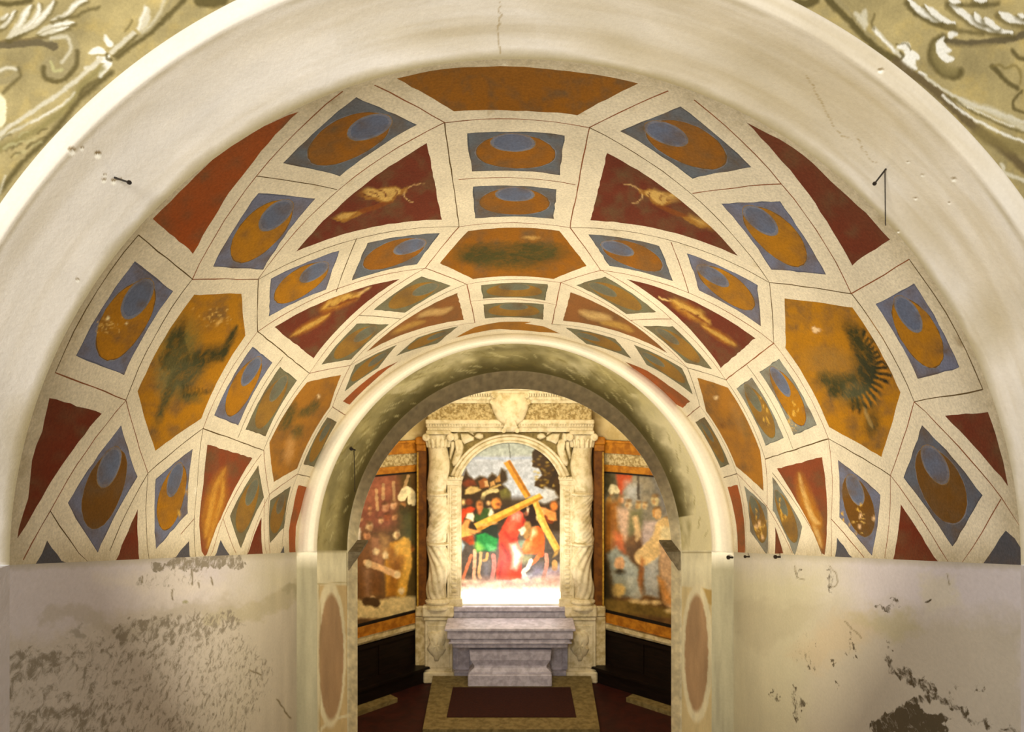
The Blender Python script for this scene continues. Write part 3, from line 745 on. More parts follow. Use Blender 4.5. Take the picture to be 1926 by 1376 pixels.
# ---- left scroll (coordinates read in an enlargement of the corner)
br.map = K(0, 0, 3.439)
S = br.stroke
S([(0, 290), (120, 282), (260, 268), (350, 300)], 15, DKB, 3, .9); S([(300, 235), (400, 215), (470, 270), (480, 360), (420, 450), (340, 480), (300, 440), (330, 390)], 20, MD, 5)
S([(500, 330), (490, 430), (400, 520), (300, 510), (280, 440)], 9, SH, 5, .8)
S([(330, 250), (430, 240), (455, 320), (400, 400)], 7, LT, 5, .8); S([(330, 400), (350, 460), (400, 450)], 6, (176, 172, 120), 4, .8)
S([(0, 268), (150, 255), (290, 245)], 4, (120, 104, 66), 4, .8)
for pts, w in (([(40, 250), (110, 180), (170, 80), (200, 30)], 13), ([(60, 245), (160, 180), (240, 110), (250, 20)], 14), ([(100, 230), (220, 160), (300, 80), (350, 5)], 12), ([(240, 215), (330, 170), (420, 150), (480, 145)], 11), ([(260, 225), (350, 200), (440, 175)], 9), ([(330, 130), (430, 90), (500, 20), (560, 0)], 11), ([(0, 180), (50, 140), (95, 70)], 10), ([(0, 130), (30, 110), (50, 85)], 8)):
    S([(x+8, y+14) for x, y in pts], w*.8, SH, 5, .55); S(pts, w, LT, 4, .95, taper=True); S(pts[1:], w*.4, WH, 3, .8, taper=True)
S([(380, 120), (480, 110), (560, 70), (640, 50)], 6, SH, 6, .7); S([(0, 20), (80, 25), (160, 10), (200, 0)], 10, SH, 6, .9)
S([(0, 470), (60, 440), (110, 460), (80, 510), (0, 530)], 14, MD, 6); S([(0, 455), (60, 438), (105, 450)], 7, LT, 5); S([(120, 440), (130, 490), (60, 560), (20, 600)], 6, SH, 6, .7)
S([(1190, 0), (1080, 110), (960, 220), (850, 300), (760, 370)], 10, SH, 6, .85); S([(1110, 0), (1060, 80), (960, 190), (880, 250)], 7, MD, 5)
S([(1060, 0), (1040, 70), (980, 150), (920, 210)], 6, LT, 6, .7); S([(935, 30), (950, 90), (930, 150), (900, 200)], 15, LT, 5, .9, taper=True); S([(940, 50), (915, 120), (895, 180)], 5, WH, 4, .8)
S([(860, 215), (800, 270), (720, 340)], 9, LT, 4, .95); S([(880, 230), (820, 290), (735, 365)], 5, SH, 4, .7); S([(855, 130), (840, 160), (810, 200)], 4, SH, 4, .6)
for pts in ([(575, 345), (640, 325), (680, 340)], [(680, 230), (700, 275), (730, 290)], [(640, 500), (680, 440), (720, 400)], [(630, 370), (680, 390), (700, 360)]): S(pts, 13, WH, 3, .95, taper=True)
S([(690, 350), (690, 380), (720, 390)], 5, SH, 3, .8); S([(560, 440), (600, 430), (650, 380)], 9, LT, 4)
S([(640, 400), (540, 480), (400, 590), (240, 700), (60, 820), (0, 870)], 8, LT, 4, .95); S([(660, 440), (540, 540), (470, 640), (380, 740), (200, 860), (0, 960)], 13, (128, 118, 72), 9, .8)
S([(480, 600), (430, 660), (300, 740), (120, 830), (0, 900)], 5, LT, 4, .8); S([(440, 640), (360, 700), (200, 800)], 3, WH, 3, .6)
S([(720, 470), (600, 570), (500, 660), (400, 790), (270, 930), (120, 1080), (0, 1240)], 10, SH, 7, .85); S([(640, 510), (560, 560), (520, 610)], 8, SH, 5, .7)
for k in range(16):
    x = random.uniform(0, 250); y = random.uniform(900, 1050)-x*.3; S([(x, y), (x+25, y-22), (x+60, y-30)], 4, (170, 164, 120) if k % 2 else SH, 4, .55)
br.oval(0, 720, 42, 110, (232, 226, 190), soft=3, alpha=.9); S([(1290, 10), (1380, 15), (1440, 0)], 20, SH, 6, .9)
S([(0, 1250), (20, 1180), (30, 1140)], 5, LT, 4, .7)
# ---- right scroll
br.map = K(1500, 0, 3.439)
S([(200, 0), (290, 90), (400, 200), (520, 320), (640, 385)], 13, SH, 6, .9); S([(250, 0), (330, 70), (430, 190), (500, 250)], 8, MD, 5, .9)
for pts in ([(370, 80), (410, 130), (440, 190)], [(440, 60), (430, 110), (450, 170)]): S(pts, 12, LT, 5, .85, taper=True)
S([(500, 190), (560, 260), (620, 320), (670, 360)], 9, LT, 3, .95); S([(505, 200), (560, 265), (630, 330)], 4, WH, 2, .9); S([(500, 90), (480, 150), (500, 190)], 4, SH, 4, .6)
for pts in ([(650, 310), (690, 295), (720, 310)], [(690, 330), (740, 350), (780, 375)], [(665, 395), (710, 410), (770, 445)], [(680, 370), (730, 380), (760, 410)], [(680, 430), (705, 450)], [(735, 462), (740, 465)]): S(pts, 15, WH, 3, .98, taper=True)
S([(640, 290), (700, 280), (730, 320)], 3, SH, 3, .7); S([(670, 340), (685, 365), (670, 380)], 5, SH, 3, .8); S([(790, 470), (830, 495)], 7, WH, 3)
S([(640, 400), (720, 470), (820, 530), (920, 610), (1040, 730), (1180, 850), (1330, 960), (1465, 1090)], 18, (94, 80, 52), 7, .92); S([(1180, 860), (1340, 930), (1465, 980)], 26, (126, 112, 66), 14, .7)
S([(830, 500), (960, 590), (1120, 670), (1300, 730), (1465, 790)], 6, LT, 3); S([(1060, 660), (1200, 700), (1330, 750), (1465, 830)], 14, LT, 8, .8); S([(940, 620), (1060, 720), (1200, 800), (1340, 870), (1465, 915)], 5, WH, 3, .9)
S([(980, 620), (1130, 720), (1300, 800), (1465, 860)], 5, SH, 4, .6); S([(1100, 690), (1250, 760), (1400, 820)], 3, WH, 3, .7)
S([(960, 265), (1080, 280), (1250, 270), (1400, 250), (1465, 220)], 12, DKB, 4, .92); S([(960, 285), (1100, 298), (1280, 290)], 5, (140, 126, 84), 4, .8)
S([(940, 250), (880, 290), (870, 370), (920, 450), (1010, 490), (1050, 470)], 17, SH, 8, .85); S([(900, 300), (900, 380), (960, 450), (1010, 460)], 18, (132, 120, 76), 9, .8)
for pts in ([(950, 240), (915, 290), (935, 360), (980, 395)], [(930, 260), (945, 310), (990, 330)], [(935, 320), (960, 370), (1010, 385)], [(985, 240), (1000, 222), (1035, 215)]): S(pts, 13, WH, 3, .98, taper=True)
for pts, w in (([(720, 0), (780, 60), (870, 115), (930, 130)], 15), ([(830, 30), (880, 80), (950, 130), (1015, 150)], 10), ([(990, 25), (1060, 80), (1150, 140), (1260, 190), (1390, 210)], 15), ([(1150, 85), (1170, 120), (1210, 150)], 12), ([(1215, 120), (1250, 150), (1300, 185)], 13), ([(1310, 85), (1380, 120), (1465, 145)], 15), ([(1430, 95), (1465, 110)], 10), ([(985, 0), (1050, 10)], 12), ([(1150, 0), (1220, 0)], 12)):
    S([(x-6, y+18) for x, y in pts], w*1.1, SH, 7, .6); S(pts, w, WH, 3, .97, taper=True); S(pts, w*.4, WH, 2, .9)
S([(760, 90), (900, 160), (1050, 200), (1200, 220)], 7, SH, 7, .7); S([(1060, 30), (1200, 40), (1300, 20)], 8, SH, 6, .7); S([(700, 20), (760, 90)], 6, SH, 6, .6)
S([(1260, 430), (1310, 480), (1350, 520), (1420, 570)], 9, SH, 5, .85); S([(1260, 430), (1310, 420), (1350, 440), (1400, 420), (1440, 460), (1440, 540)], 5, (120, 106, 60), 4, .7); S([(1390, 330), (1430, 370), (1465, 385)], 8, SH, 5, .8)
S([(1450, 590), (1400, 650), (1400, 700), (1465, 730)], 6, SH, 4, .8); S([(1320, 1060), (1340, 1120), (1400, 1140), (1465, 1170)], 7, LT, 3, .9); S([(0, 20), (60, 25), (110, 0)], 18, SH, 6, .9)
wf = mk('wall_front', W.reshape(-1, 3), grid_faces(*px.shape), M_FRONT, smooth=True); tag(wf, kind='structure')
set_attr(wf, 'Col', lin(np.clip(br.c, 0, 255)))

# arch face: flat limewashed band, then a splay running in to the vault
prof = [(DF, 1177, 1177, CX, 1055)]
for i in range(10): prof.append((DF-.004, 1176-i*3.9, 1176-i*3.9, CX, 1055))
prof += [(DF, 1137, 1137, CX, 1055), (DF+.012, 1131, 1131, CX, 1055)]
for i in range(1, 66):
    t = i/65; d = DF+.012+(D0-DF-.012)*t
    r0 = 1131/F*(DF+.012); r1 = 951/F*D0; R = r0+(r1-r0)*t+.012*math.sin(PI*t); cyr = 1055+(1062-1055)*t; 
    prof.append((d, R*F/d, R*F/d, CX+3*t, cyr))
A = np.arange(-1, 181.1, .16)
A[0] = 0; A = np.clip(A, 0, 180)
W = ring_xyz(A, prof); px, py = proj(W)
br = Brush(px, py, (228, 222, 212)); br.jit = 8
rr = np.hypot(px-966, py-1057); ang = np.degrees(np.arctan2(1057-py, px-966))
n_ = vnoise(rr*1.0, ang*7, 60, 31, 5); br.c *= (.94+.12*n_)[..., None]
right = np.clip((px-700)/700, 0, 1)
crown = np.exp(-((px-900)/420.0)**2)
warm = np.clip(vnoise(rr*1.5, ang*5, 90, 41, 5)*2.2-.75+right*.25+crown*.2, 0, 1)*(.25+.75*np.maximum(right, crown*.8))
stz = np.clip(vnoise(rr*2.2, ang*2.2, 40, 43, 5)*2.6-1.15, 0, 1)*(.3+.7*np.maximum(right, crown))
br.c = br.c*(1-stz[..., None]*.32)+np.array((158, 140, 100))*stz[..., None]*.32
br.c = br.c*(1-warm[..., None]*.35)+np.array((190, 172, 132))*warm[..., None]*.35
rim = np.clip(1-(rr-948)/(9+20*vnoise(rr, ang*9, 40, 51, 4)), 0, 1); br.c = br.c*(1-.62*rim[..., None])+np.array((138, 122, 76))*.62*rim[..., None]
g = np.exp(-((rr-1131)/5.0)**2)*np.clip(vnoise(rr, ang*10, 60, 61, 4)*1.6-.25, 0, 1); br.c = br.c*(1-.5*g[..., None])+np.array((150, 134, 90))*.5*g[..., None]
g = np.exp(-((rr-1100)/18.0)**2)*np.clip(vnoise(rr, ang*8, 80, 63, 4)*1.8-.5, 0, 1)*(.4+.5*right); br.c = br.c*(1-.5*g[..., None])+np.array((160, 140, 92))*.5*g[..., None]
for (x, y, w, h, a) in ((1480, 175, 200, 60, .3), (1850, 620, 50, 70, .35), (1700, 440, 60, 60, .2), (60, 800, 30, 40, .4), (22, 860, 18, 50, .35), (820, 60, 120, 30, .25), (1150, 70, 120, 30, .3)):
    br.oval(x, y, w, h, (158, 140, 96), soft=60, alpha=a, rot=30 if x > 1000 else 0)
br.jit = 10
for pts in ([(938, -10), (941, 30), (937, 60), (942, 104)], [(1515, 140), (1545, 190), (1570, 240), (1600, 262)], [(1610, 255), (1635, 300), (1650, 305)]): br.stroke(pts, 1.4, (150, 128, 84), 2, .8)
br.jit = 1
for (x, y, r) in ((135, 285, 7), (154, 280, 3.5), (184, 292, 6.5), (196, 340, 4), (197, 330, 3), (214, 342, 5), (227, 338, 3), (1794, 338, 4), (1735, 330, 2.5), (1708, 305, 2.2), (1722, 374, 3), (1785, 382, 2.4), (1656, 134, 5), (146, 527, 3.5), (1690, 436, 2.5)):
    br.oval(x, y-r*.7, r, r*.6, (120, 98, 60), soft=2, alpha=.85); br.oval(x, y+r*.35, r, r*.7, (255, 252, 238), soft=2)
arch = mk('wall_arch', W.reshape(-1, 3), grid_faces(*px.shape), M_ARCH, smooth=True); tag(arch, kind='structure')
set_attr(arch, 'Col', lin(np.clip(br.c, 0, 255)))
# legs of the arch face and of the wall, below the springing
for sx, nm in ((-1, 'left'), (1, 'right')):
    m = MB(); xs = (969-CX)/F*3.25+sx*951/F*3.25; zs = -(1062-HY)/F*3.25; xo = sx*2.45
    P = [(xo+sx*2.5, 2.9), (xs, 2.9), (xs, 3.25)]; zt_ = -(1055-HY)/F*2.9
    for a, b in zip(P[:-1], P[1:]): m.add([(a[0], a[1], zs), (b[0], b[1], zs), (b[0], b[1], -2.2), (a[0], a[1], -2.2)], [(0, 1, 2, 3)])
    m.add([(xs, 2.9, zs), (xs, 3.25, zs), (xo, 2.9, zs)], [(0, 1, 2)]); m.add([(xo, 2.9, zs), (xo+sx*2.5, 2.9, zs), (xo+sx*2.5, 2.9, zt_), (xo, 2.9, zt_)], [(0, 1, 2, 3)])
    o = m.build('wall_front_'+nm, stone('limewash_plain_'+nm, (204, 198, 200), (196, 190, 190), 5)); tag(o, kind='structure')

# ================================================================== SIDE WALLS OF THE PASSAGE
M_WALL = painted('worn_plaster', grain=.07, gscale=55, bstr=.35, over=True, hard=.10, stretch=(1, .62, .9), big=.06, oscale=21)
def side_wall(sx):
    # columns follow equal steps in the picture so the plaster keeps its detail along the whole wall
    X0 = [vpar(d)[0]+sx*vpar(d)[2] for d in (D0, D1)]
    xs = CX+F*X0[0]/D0; xe = CX+F*X0[1]/D1; n = 260
    cols = []
    for x in np.linspace(xs, xe, n):
        lo, hi = D0, D1
        for _ in range(40):
            d = (lo+hi)/2; XX, Z, R = vpar(d); q = CX+F*(XX+sx*R)/d
            if (q-x)*(-sx) < 0: lo = d
            else: hi = d
        XX, Z, R = vpar(d); y0 = HY-F*Z/d
        ys = np.concatenate([y0+np.arange(0, 1, .5/80)*(1420-y0), [1600]])
        cols.append([(XX+sx*R, d, -(y-HY)/F*d) for y in ys])
    W = np.array(cols).transpose(1, 0, 2); px, py = proj(W)
    br = Brush(px, py, (204, 198, 202)); br.jit = 34; br.jx = br.jx*.6+.9*(vnoise(px, py, 30, 501, 3)-.5); br.jy = br.jy*.6+.9*(vnoise(px, py, 30, 503, 3)-.5)
    if sx < 0:
        near = np.clip((430-px)/300, 0, 1)
        br.poly([(480, 1030), (620, 1030), (620, 1420), (380, 1420), (420, 1200)], (196, 190, 162), 120, .85)
        br.poly([(-20, 1195), (80, 1200), (240, 1140), (520, 1120), (620, 1080), (620, 1440), (-20, 1440)], (192, 184, 172), 30, .75)
        br.poly([(180, 1090), (320, 1060), (420, 1110), (300, 1130)], (222, 214, 200), 30, .5)
        br.stroke([(570, 1100), (520, 1130), (460, 1150), (400, 1160)], 26, (174, 166, 136), 9, .6)
        br.stroke([(80, 1170), (140, 1150), (240, 1190), (330, 1150), (440, 1140)], 22, (176, 168, 154), 12, .5)
        br.oval(350, 1130, 8, 5, (150, 146, 110), soft=3, alpha=.8); br.oval(545, 1110, 16, 10, (160, 154, 128), soft=4, alpha=.6)
        br.poly([(155, 1165), (152, 1200), (130, 1195)], (148, 142, 130), 3, .6)
        # coverage of the exposed grey ground
        br.poly([(-20, 1200), (90, 1200), (180, 1165), (330, 1160), (480, 1180), (540, 1250), (470, 1440), (-20, 1440)], None, 60, .44)
        br.poly([(-20, 1210), (120, 1210), (160, 1260), (60, 1300), (-20, 1290)], None, 40, .52)
        br.poly([(200, 1160), (440, 1140), (480, 1180), (300, 1230), (200, 1200)], None, 24, .50)
        br.poly([(230, 1075), (330, 1065), (420, 1070), (400, 1100), (260, 1120)], None, 20, .40)
        br.poly([(-20, 1320), (220, 1300), (300, 1440), (-20, 1440)], None, 50, .50)
        br.poly([(280, 1056), (330, 1040), (470, 1038), (470, 1066), (380, 1078), (290, 1072)], None, 8, .55)
    else:
        br.poly([(1320, 1030), (1560, 1060), (1600, 1200), (1540, 1440), (1300, 1440)], (192, 186, 154), 120, .85)
        br.poly([(1520, 1140), (1940, 1160), (1940, 1440), (1500, 1440)], (184, 176, 158), 60, .8)
        br.poly([(1375, 1125), (1540, 1140), (1500, 1190), (1420, 1230), (1385, 1200)], (176, 168, 142), 18, .5)
        br.poly([(1560, 1160), (1640, 1150), (1650, 1190), (1590, 1230), (1540, 1260), (1490, 1230)], (198, 176, 140), 30, .4)
        br.poly([(1730, 1090), (1790, 1080), (1800, 1140), (1740, 1150)], (206, 200, 178), 20, .6)
        br.poly([(1600, 1160), (1700, 1150), (1740, 1190), (1680, 1200)], (176, 168, 130), 20, .5)
        br.poly([(1470, 1190), (1560, 1180), (1560, 1280), (1490, 1280)], None, 30, .34)
        br.stroke([(1600, 1195), (1605, 1235)], 16, None, 10, .46); br.stroke([(1640, 1180), (1690, 1220)], 10, None, 8, .44)
        br.stroke([(1668, 1235), (1700, 1270), (1760, 1300), (1800, 1330)], 26, None, 14, .52)
        br.stroke([(1700, 1325), (1780, 1310), (1830, 1360), (1926, 1376)], 26, None, 18, .50)
        br.poly([(1630, 1360), (1700, 1320), (1780, 1350), (1790, 1390), (1640, 1390)], None, 16, .62)
        for (x, y, rx, ry) in ((1570, 1290, 6, 16), (1570, 1250, 5, 12), (1500, 1320, 10, 40), (1528, 1250, 6, 12), (1670, 1140, 30, 8), (1800, 1290, 12, 7), (1840, 1300, 8, 10), (1455, 1310, 4, 14), (1560, 1090, 8, 18), (1500, 1080, 6, 12)):
            br.oval(x, y, rx, ry, None, soft=6, alpha=.50)
    # vertical washes near the far end
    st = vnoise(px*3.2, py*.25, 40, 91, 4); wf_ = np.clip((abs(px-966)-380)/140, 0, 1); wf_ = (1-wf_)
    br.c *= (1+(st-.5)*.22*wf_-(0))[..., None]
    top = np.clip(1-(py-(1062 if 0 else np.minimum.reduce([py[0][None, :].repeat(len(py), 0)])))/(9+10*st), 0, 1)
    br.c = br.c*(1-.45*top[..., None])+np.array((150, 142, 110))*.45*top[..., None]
    br.jit = 8
    if sx > 0:
        for pts in ([(1495, 1065), (1500, 1085), (1512, 1090)], [(1560, 1065), (1572, 1080), (1574, 1100), (1560, 1100)], [(1780, 1080), (1785, 1100)], [(1590, 1170), (1612, 1190), (1618, 1200)]): br.stroke(pts, 1.6, (110, 98, 70), 2, .8)
        br.stroke([(1742, 1132), (1750, 1127)], 4, (60, 48, 26), 2)
    else:
        for pts in ([(358, 1070), (360, 1085), (361, 1098)], [(322, 1108), (323, 1128)], [(470, 1258), (482, 1264), (492, 1268)], [(523, 1315), (535, 1335), (545, 1350)], [(372, 1095), (375, 1102)], [(398, 1086), (402, 1100)], [(270, 1082), (268, 1096)]): br.stroke(pts, 2.2, (96, 84, 54), 2, .85)
    ovc = (138, 130, 116) if sx < 0 else (84, 74, 56)
    nm = 'wall_left' if sx < 0 else 'wall_right'
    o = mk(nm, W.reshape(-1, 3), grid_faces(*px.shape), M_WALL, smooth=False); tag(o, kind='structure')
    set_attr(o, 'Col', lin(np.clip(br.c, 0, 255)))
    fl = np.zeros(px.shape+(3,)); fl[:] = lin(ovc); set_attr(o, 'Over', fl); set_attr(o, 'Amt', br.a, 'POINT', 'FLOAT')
side_wall(-1); side_wall(1)

# ================================================================== FAR ARCH: pale roll, mottled splay, inner reveal
M_ROLL = painted('limewash_roll', grain=.06, gscale=40, bstr=.25, big=.05)
def far_ring(name, prof, paint, n=420, ylow=1600, mat=M_ROLL, ny=150, flat=False):
    th = np.linspace(0, 180, n); W = ring_xyz(th, prof); W2 = W.copy()
    if flat:
        tt = np.linspace(0, 1, len(prof))[:, None]
        for c_ in (0, 1): W2[:, :, c_] = W[0, :, c_][None]*(1-tt)+W[-1, :, c_][None]*tt
    legs = []
    for side in (0, -1):
        L = np.zeros((len(prof), ny, 3))
        for i in range(len(prof)):
            P = W[i, side]; d = P[1]; y0 = HY-F*P[2]/d
            ys = np.concatenate([y0+np.linspace(0, 1, ny-1)*(1400-y0), [ylow]])
            L[i, :, 0] = W2[i, side, 0]; L[i, :, 1] = W2[i, side, 1]; L[i, :, 2] = -(ys-HY)/F*d
        legs.append(L)
    W = np.concatenate([legs[0][:, :0:-1], W, legs[1][:, 1:]], 1); px, py = proj(W)
    br = Brush(px, py, (248, 242, 222)); paint(br, px, py)
    o = mk(name, W.reshape(-1, 3), grid_faces(*px.shape), mat, smooth=True); tag(o, kind='structure')
    set_attr(o, 'Col', lin(np.clip(br.c, 0, 255))); return o
def interp(rows, per):
    out = []
    for a, b in zip(rows[:-1], rows[1:]):
        for k in range(per): t = k/per; out.append(tuple(p+(q-p)*t for p, q in zip(a, b)))
    return out+[rows[-1]]
CXF = 967.5
roll = [(7.525, 411, 411, 969, 1038), (7.50, 406, 408, 969, 1038), (7.47, 397, 403, 968.5, 1038), (7.46, 388, 398, 968, 1037), (7.49, 379, 394, 968, 1037), (7.56, 373, 391, CXF, 1037), (7.62, 371, 390, CXF, 1036)]
def paint_roll(br, px, py):
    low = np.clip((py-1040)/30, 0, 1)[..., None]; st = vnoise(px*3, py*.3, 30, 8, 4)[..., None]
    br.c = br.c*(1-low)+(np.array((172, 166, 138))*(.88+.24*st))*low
    e = np.clip(1-(px*0+np.abs(np.hypot((px-969)/411, (py-1038)/411)-1)*411)/5, 0, 1)*(py < 1045); br.c = br.c*(1-.35*e[..., None])+np.array((170, 144, 96))*.35*e[..., None]
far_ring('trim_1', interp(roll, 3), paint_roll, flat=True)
olive = [(7.62, 371, 390, CXF, 1036), (7.85, 345, 366, CXF, 1036), (8.13, 314.5, 339, CXF, 1036)]
def paint_olive(br, px, py):
    br.c[:] = (146, 136, 92)
    n_ = vnoise(px, py, 26, 21, 5); st = vnoise(px*2.2, py*.5, 20, 23, 4)
    up = (py < 1036)
    rr = np.hypot((px-CXF)/1.0, (py-1036)/1.07); 
    an = np.arctan2(1036-py, px-CXF)
    n3 = vnoise(rr*1.6, an*180, 26, 25, 5)
    br.c *= (.72+.6*n3)[..., None]
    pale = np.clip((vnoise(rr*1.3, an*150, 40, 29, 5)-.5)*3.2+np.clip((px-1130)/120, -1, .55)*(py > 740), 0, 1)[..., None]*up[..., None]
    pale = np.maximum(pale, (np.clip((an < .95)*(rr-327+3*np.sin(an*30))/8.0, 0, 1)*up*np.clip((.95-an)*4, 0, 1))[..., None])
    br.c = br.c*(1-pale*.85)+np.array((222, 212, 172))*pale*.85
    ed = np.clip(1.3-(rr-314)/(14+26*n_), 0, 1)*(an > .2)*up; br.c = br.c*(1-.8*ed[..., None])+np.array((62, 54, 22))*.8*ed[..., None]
    br.jit = 4
    for k in range(170):
        a = RNG.uniform(.05, PI-.05); r0 = RNG.uniform(320, 368); da = RNG.uniform(.01, .05); c = (212, 202, 150) if k % 3 else (110, 98, 48)
        br.stroke([(CXF+(r0+3*q)*math.cos(a+da*q), 1036-(r0+3*q)*1.06*math.sin(a+da*q)) for q in (0, 1, 2)], RNG.uniform(1, 2.6), c, 1.5, .5, taper=True)
    br.jit = 0
    low = (~up)
    stc = (.9+.2*st)[..., None]
    br.c = np.where(low[..., None], np.array((204, 196, 164))*stc, br.c)
    wash = np.clip(1-np.abs(py-1066)/34, 0, 1)*low; br.c = br.c*(1-.6*wash[..., None])+np.array((226, 220, 188))*.6*wash[..., None]
    br.jit = 3
    for s_, c in ((-1, 0), (1, 1)):
        if s_ < 0:
            br.poly([(600, 1100), (655, 1100), (655, 1400), (600, 1400)], (186, 160, 112), 4, .8)
            o = (621, 1230, 30, 138); i = (623, 1235, 23, 118)
            br.stroke([(600, 1376), (622, 1355), (656, 1345)], 5, (208, 198, 164), 2)
        else:
            br.poly([(1281, 1102), (1340, 1108), (1340, 1400), (1281, 1400)], (196, 174, 124), 4, .7)
            o = (1311, 1228, 30, 130); i = (1310, 1228, 22, 110)
            br.poly([(1306, 1102), (1341, 1110), (1341, 1140), (1322, 1125)], (178, 148, 84), 3, .8)
        br.oval(*o, (214, 204, 170), soft=2); br.oval(*i, (162, 132, 98), soft=2)
    v = vnoise(px*2.5, py*.35, 26, 33, 4)[..., None]; br.c = np.where(low[..., None], br.c*(.88+.24*v), br.c)
    br.jit = 0
    br.stroke([(594, 1098), (656, 1094)], 1.6, (150, 134, 90), 1.5, .6); br.stroke([(653, 1040), (655, 1200), (657, 1350)], 1.8, (96, 78, 40), 1.5, .8)
    br.stroke([(600, 1100), (603, 1200), (602, 1376)], 1.4, (160, 140, 96), 1.5, .6)
    br.stroke([(594, 1037), (652, 1037)], 2, (110, 98, 56), 2, .8); br.stroke([(1283, 1038), (1340, 1038)], 2, (120, 106, 66), 2, .7)
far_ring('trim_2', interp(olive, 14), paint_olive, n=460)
rev = [(8.13, 314.5, 339, CXF, 1036), (8.16, 312, 336, CXF, 1036), (8.36, 303.5, 321, CXF, 1036), (8.60, 295, 305, CXF, 1036)]
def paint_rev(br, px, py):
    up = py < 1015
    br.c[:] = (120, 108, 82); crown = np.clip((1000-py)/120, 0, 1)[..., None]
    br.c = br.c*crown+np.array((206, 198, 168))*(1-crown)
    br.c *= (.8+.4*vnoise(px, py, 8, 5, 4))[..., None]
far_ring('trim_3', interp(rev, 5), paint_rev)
back = [(8.60, 295, 305, CXF, 1036), (8.60, 420, 420, CXF, 1036), (8.60, 800, 700, CXF, 1036)]
far_ring('wall_inner', back, lambda b, x, y: None, n=60, ny=8)

# impost blocks let into the reveal
M_IMP = stone('impost_stone', (128, 116, 92), (92, 82, 62), 9)
def impost(sx):
    e = 1
    x_in = sx*1.676; x_out = sx*1.86; zt0 = -(1037-HY)/F*8.15; zt1 = -(1015-HY)/F*8.57
    zb = -(1072-HY)/F*8.15
    rows = [(x_in, 0), (x_in+sx*.004, -.03), (x_in+sx*.03, -.06), (x_in+sx*.05, -.10), (x_in+sx*.10, -.15), (sx*1.80, zb-zt0)]
    v = []; 
    for d, zt in ((8.15, zt0), (8.575, zt1)):
        v.append((x_out, d, zt))
        for x, dz in rows: v.append((x, d, zt+dz))
        v.append((x_out, d, zt+(zb-zt0)))
    n = len(rows)+2; f = [tuple(range(n)), tuple(range(2*n-1, n-1, -1))]+[(i, (i+1) % n, n+(i+1) % n, n+i) for i in range(n)]
    o = mk('impost_block', v, f, M_IMP)
    tag(o, 'dark stone impost block on the %s jamb of the far archway' % ('left' if sx < 0 else 'right'), 'impost', 'impost blocks of the far archway')
impost(-1); impost(1)

# stairs falling through the passage to the chapel floor
m = MB(); z = -1.65; d = -1.5; m.box(-2.6, 2.6, -1.5, 2.2, -1.9, z)
d = 2.2; n = 20; run = (9.0-2.2)/n; rise = (5.03-1.65)/n
for i in range(n): m.box(-2.195, 2.195, d+i*run, d+(i+1)*run, z-(i+1)*rise-.25, z-(i+1)*rise)
o = m.build('floor_stairs', stone('stair_stone', (150, 138, 118), (120, 108, 90), 5)); tag(o, kind='structure')
# ================================================================== CHAPEL SHELL
M_CH = stone('chapel_plaster', (226, 208, 160), (198, 176, 122), 4, bstr=.2)
M_CREAM = stone('cream_stone', (222, 206, 164), (176, 156, 108), 9, bstr=.4)
M_MARB = stone('altarpiece_marble', (234, 222, 190), (186, 170, 124), 7, rough=.6, bstr=.5, contrast=(.4, .75))
M_MARB2 = stone('carved_frieze_marble', (214, 196, 148), (152, 130, 80), 22, rough=.7, bstr=.9, contrast=(.4, .6))
M_GREYM = stone('grey_altar_marble', (200, 195, 210), (164, 158, 172), 10, rough=.45, bstr=.15)
M_OCH = stone('ochre_gilt_band', (196, 130, 34), (150, 92, 22), 8, bstr=.2, rough=.6)
M_BRN = stone('brown_pilaster', (118, 70, 14), (88, 50, 10), 8, bstr=.2, rough=.6)
M_GILT = stone('gilt_edge', (200, 160, 60), (150, 110, 30), 20, rough=.4)
M_WOOD = stone('dark_walnut', (30, 18, 12), (15, 9, 6), 6, rough=.45, stretch=(.6, .6, 6), bstr=.2)
M_FLOOR = stone('terracotta_floor', (60, 20, 14), (42, 13, 10), 5, rough=.6)
M_RED = stone('dark_red_carpet', (56, 22, 12), (42, 14, 8), 30, rough=.95, fine=200)
M_PLAT = stone('platform_stone', (134, 118, 76), (100, 86, 50), 12, rough=.7, bstr=.5)
M_IRON = stone('old_iron', (44, 34, 24), (26, 20, 16), 30, rough=.6)
ZF = -5.03
def struct(o): return tag(o, kind='structure')
m = MB(); m.box(-5.2, 5.2, 8.62, 14.2, ZF-.2, ZF); struct(m.build('floor', M_FLOOR))
m = MB(); m.box(-5.2, 5.2, 8.6, 14.2, 1.3, 1.45); struct(m.build('ceiling_chapel', M_CH))
m = MB(); m.box(-1.72, 1.60, 13.42, 13.6, ZF, 1.3); struct(m.build('wall_back', M_CH))

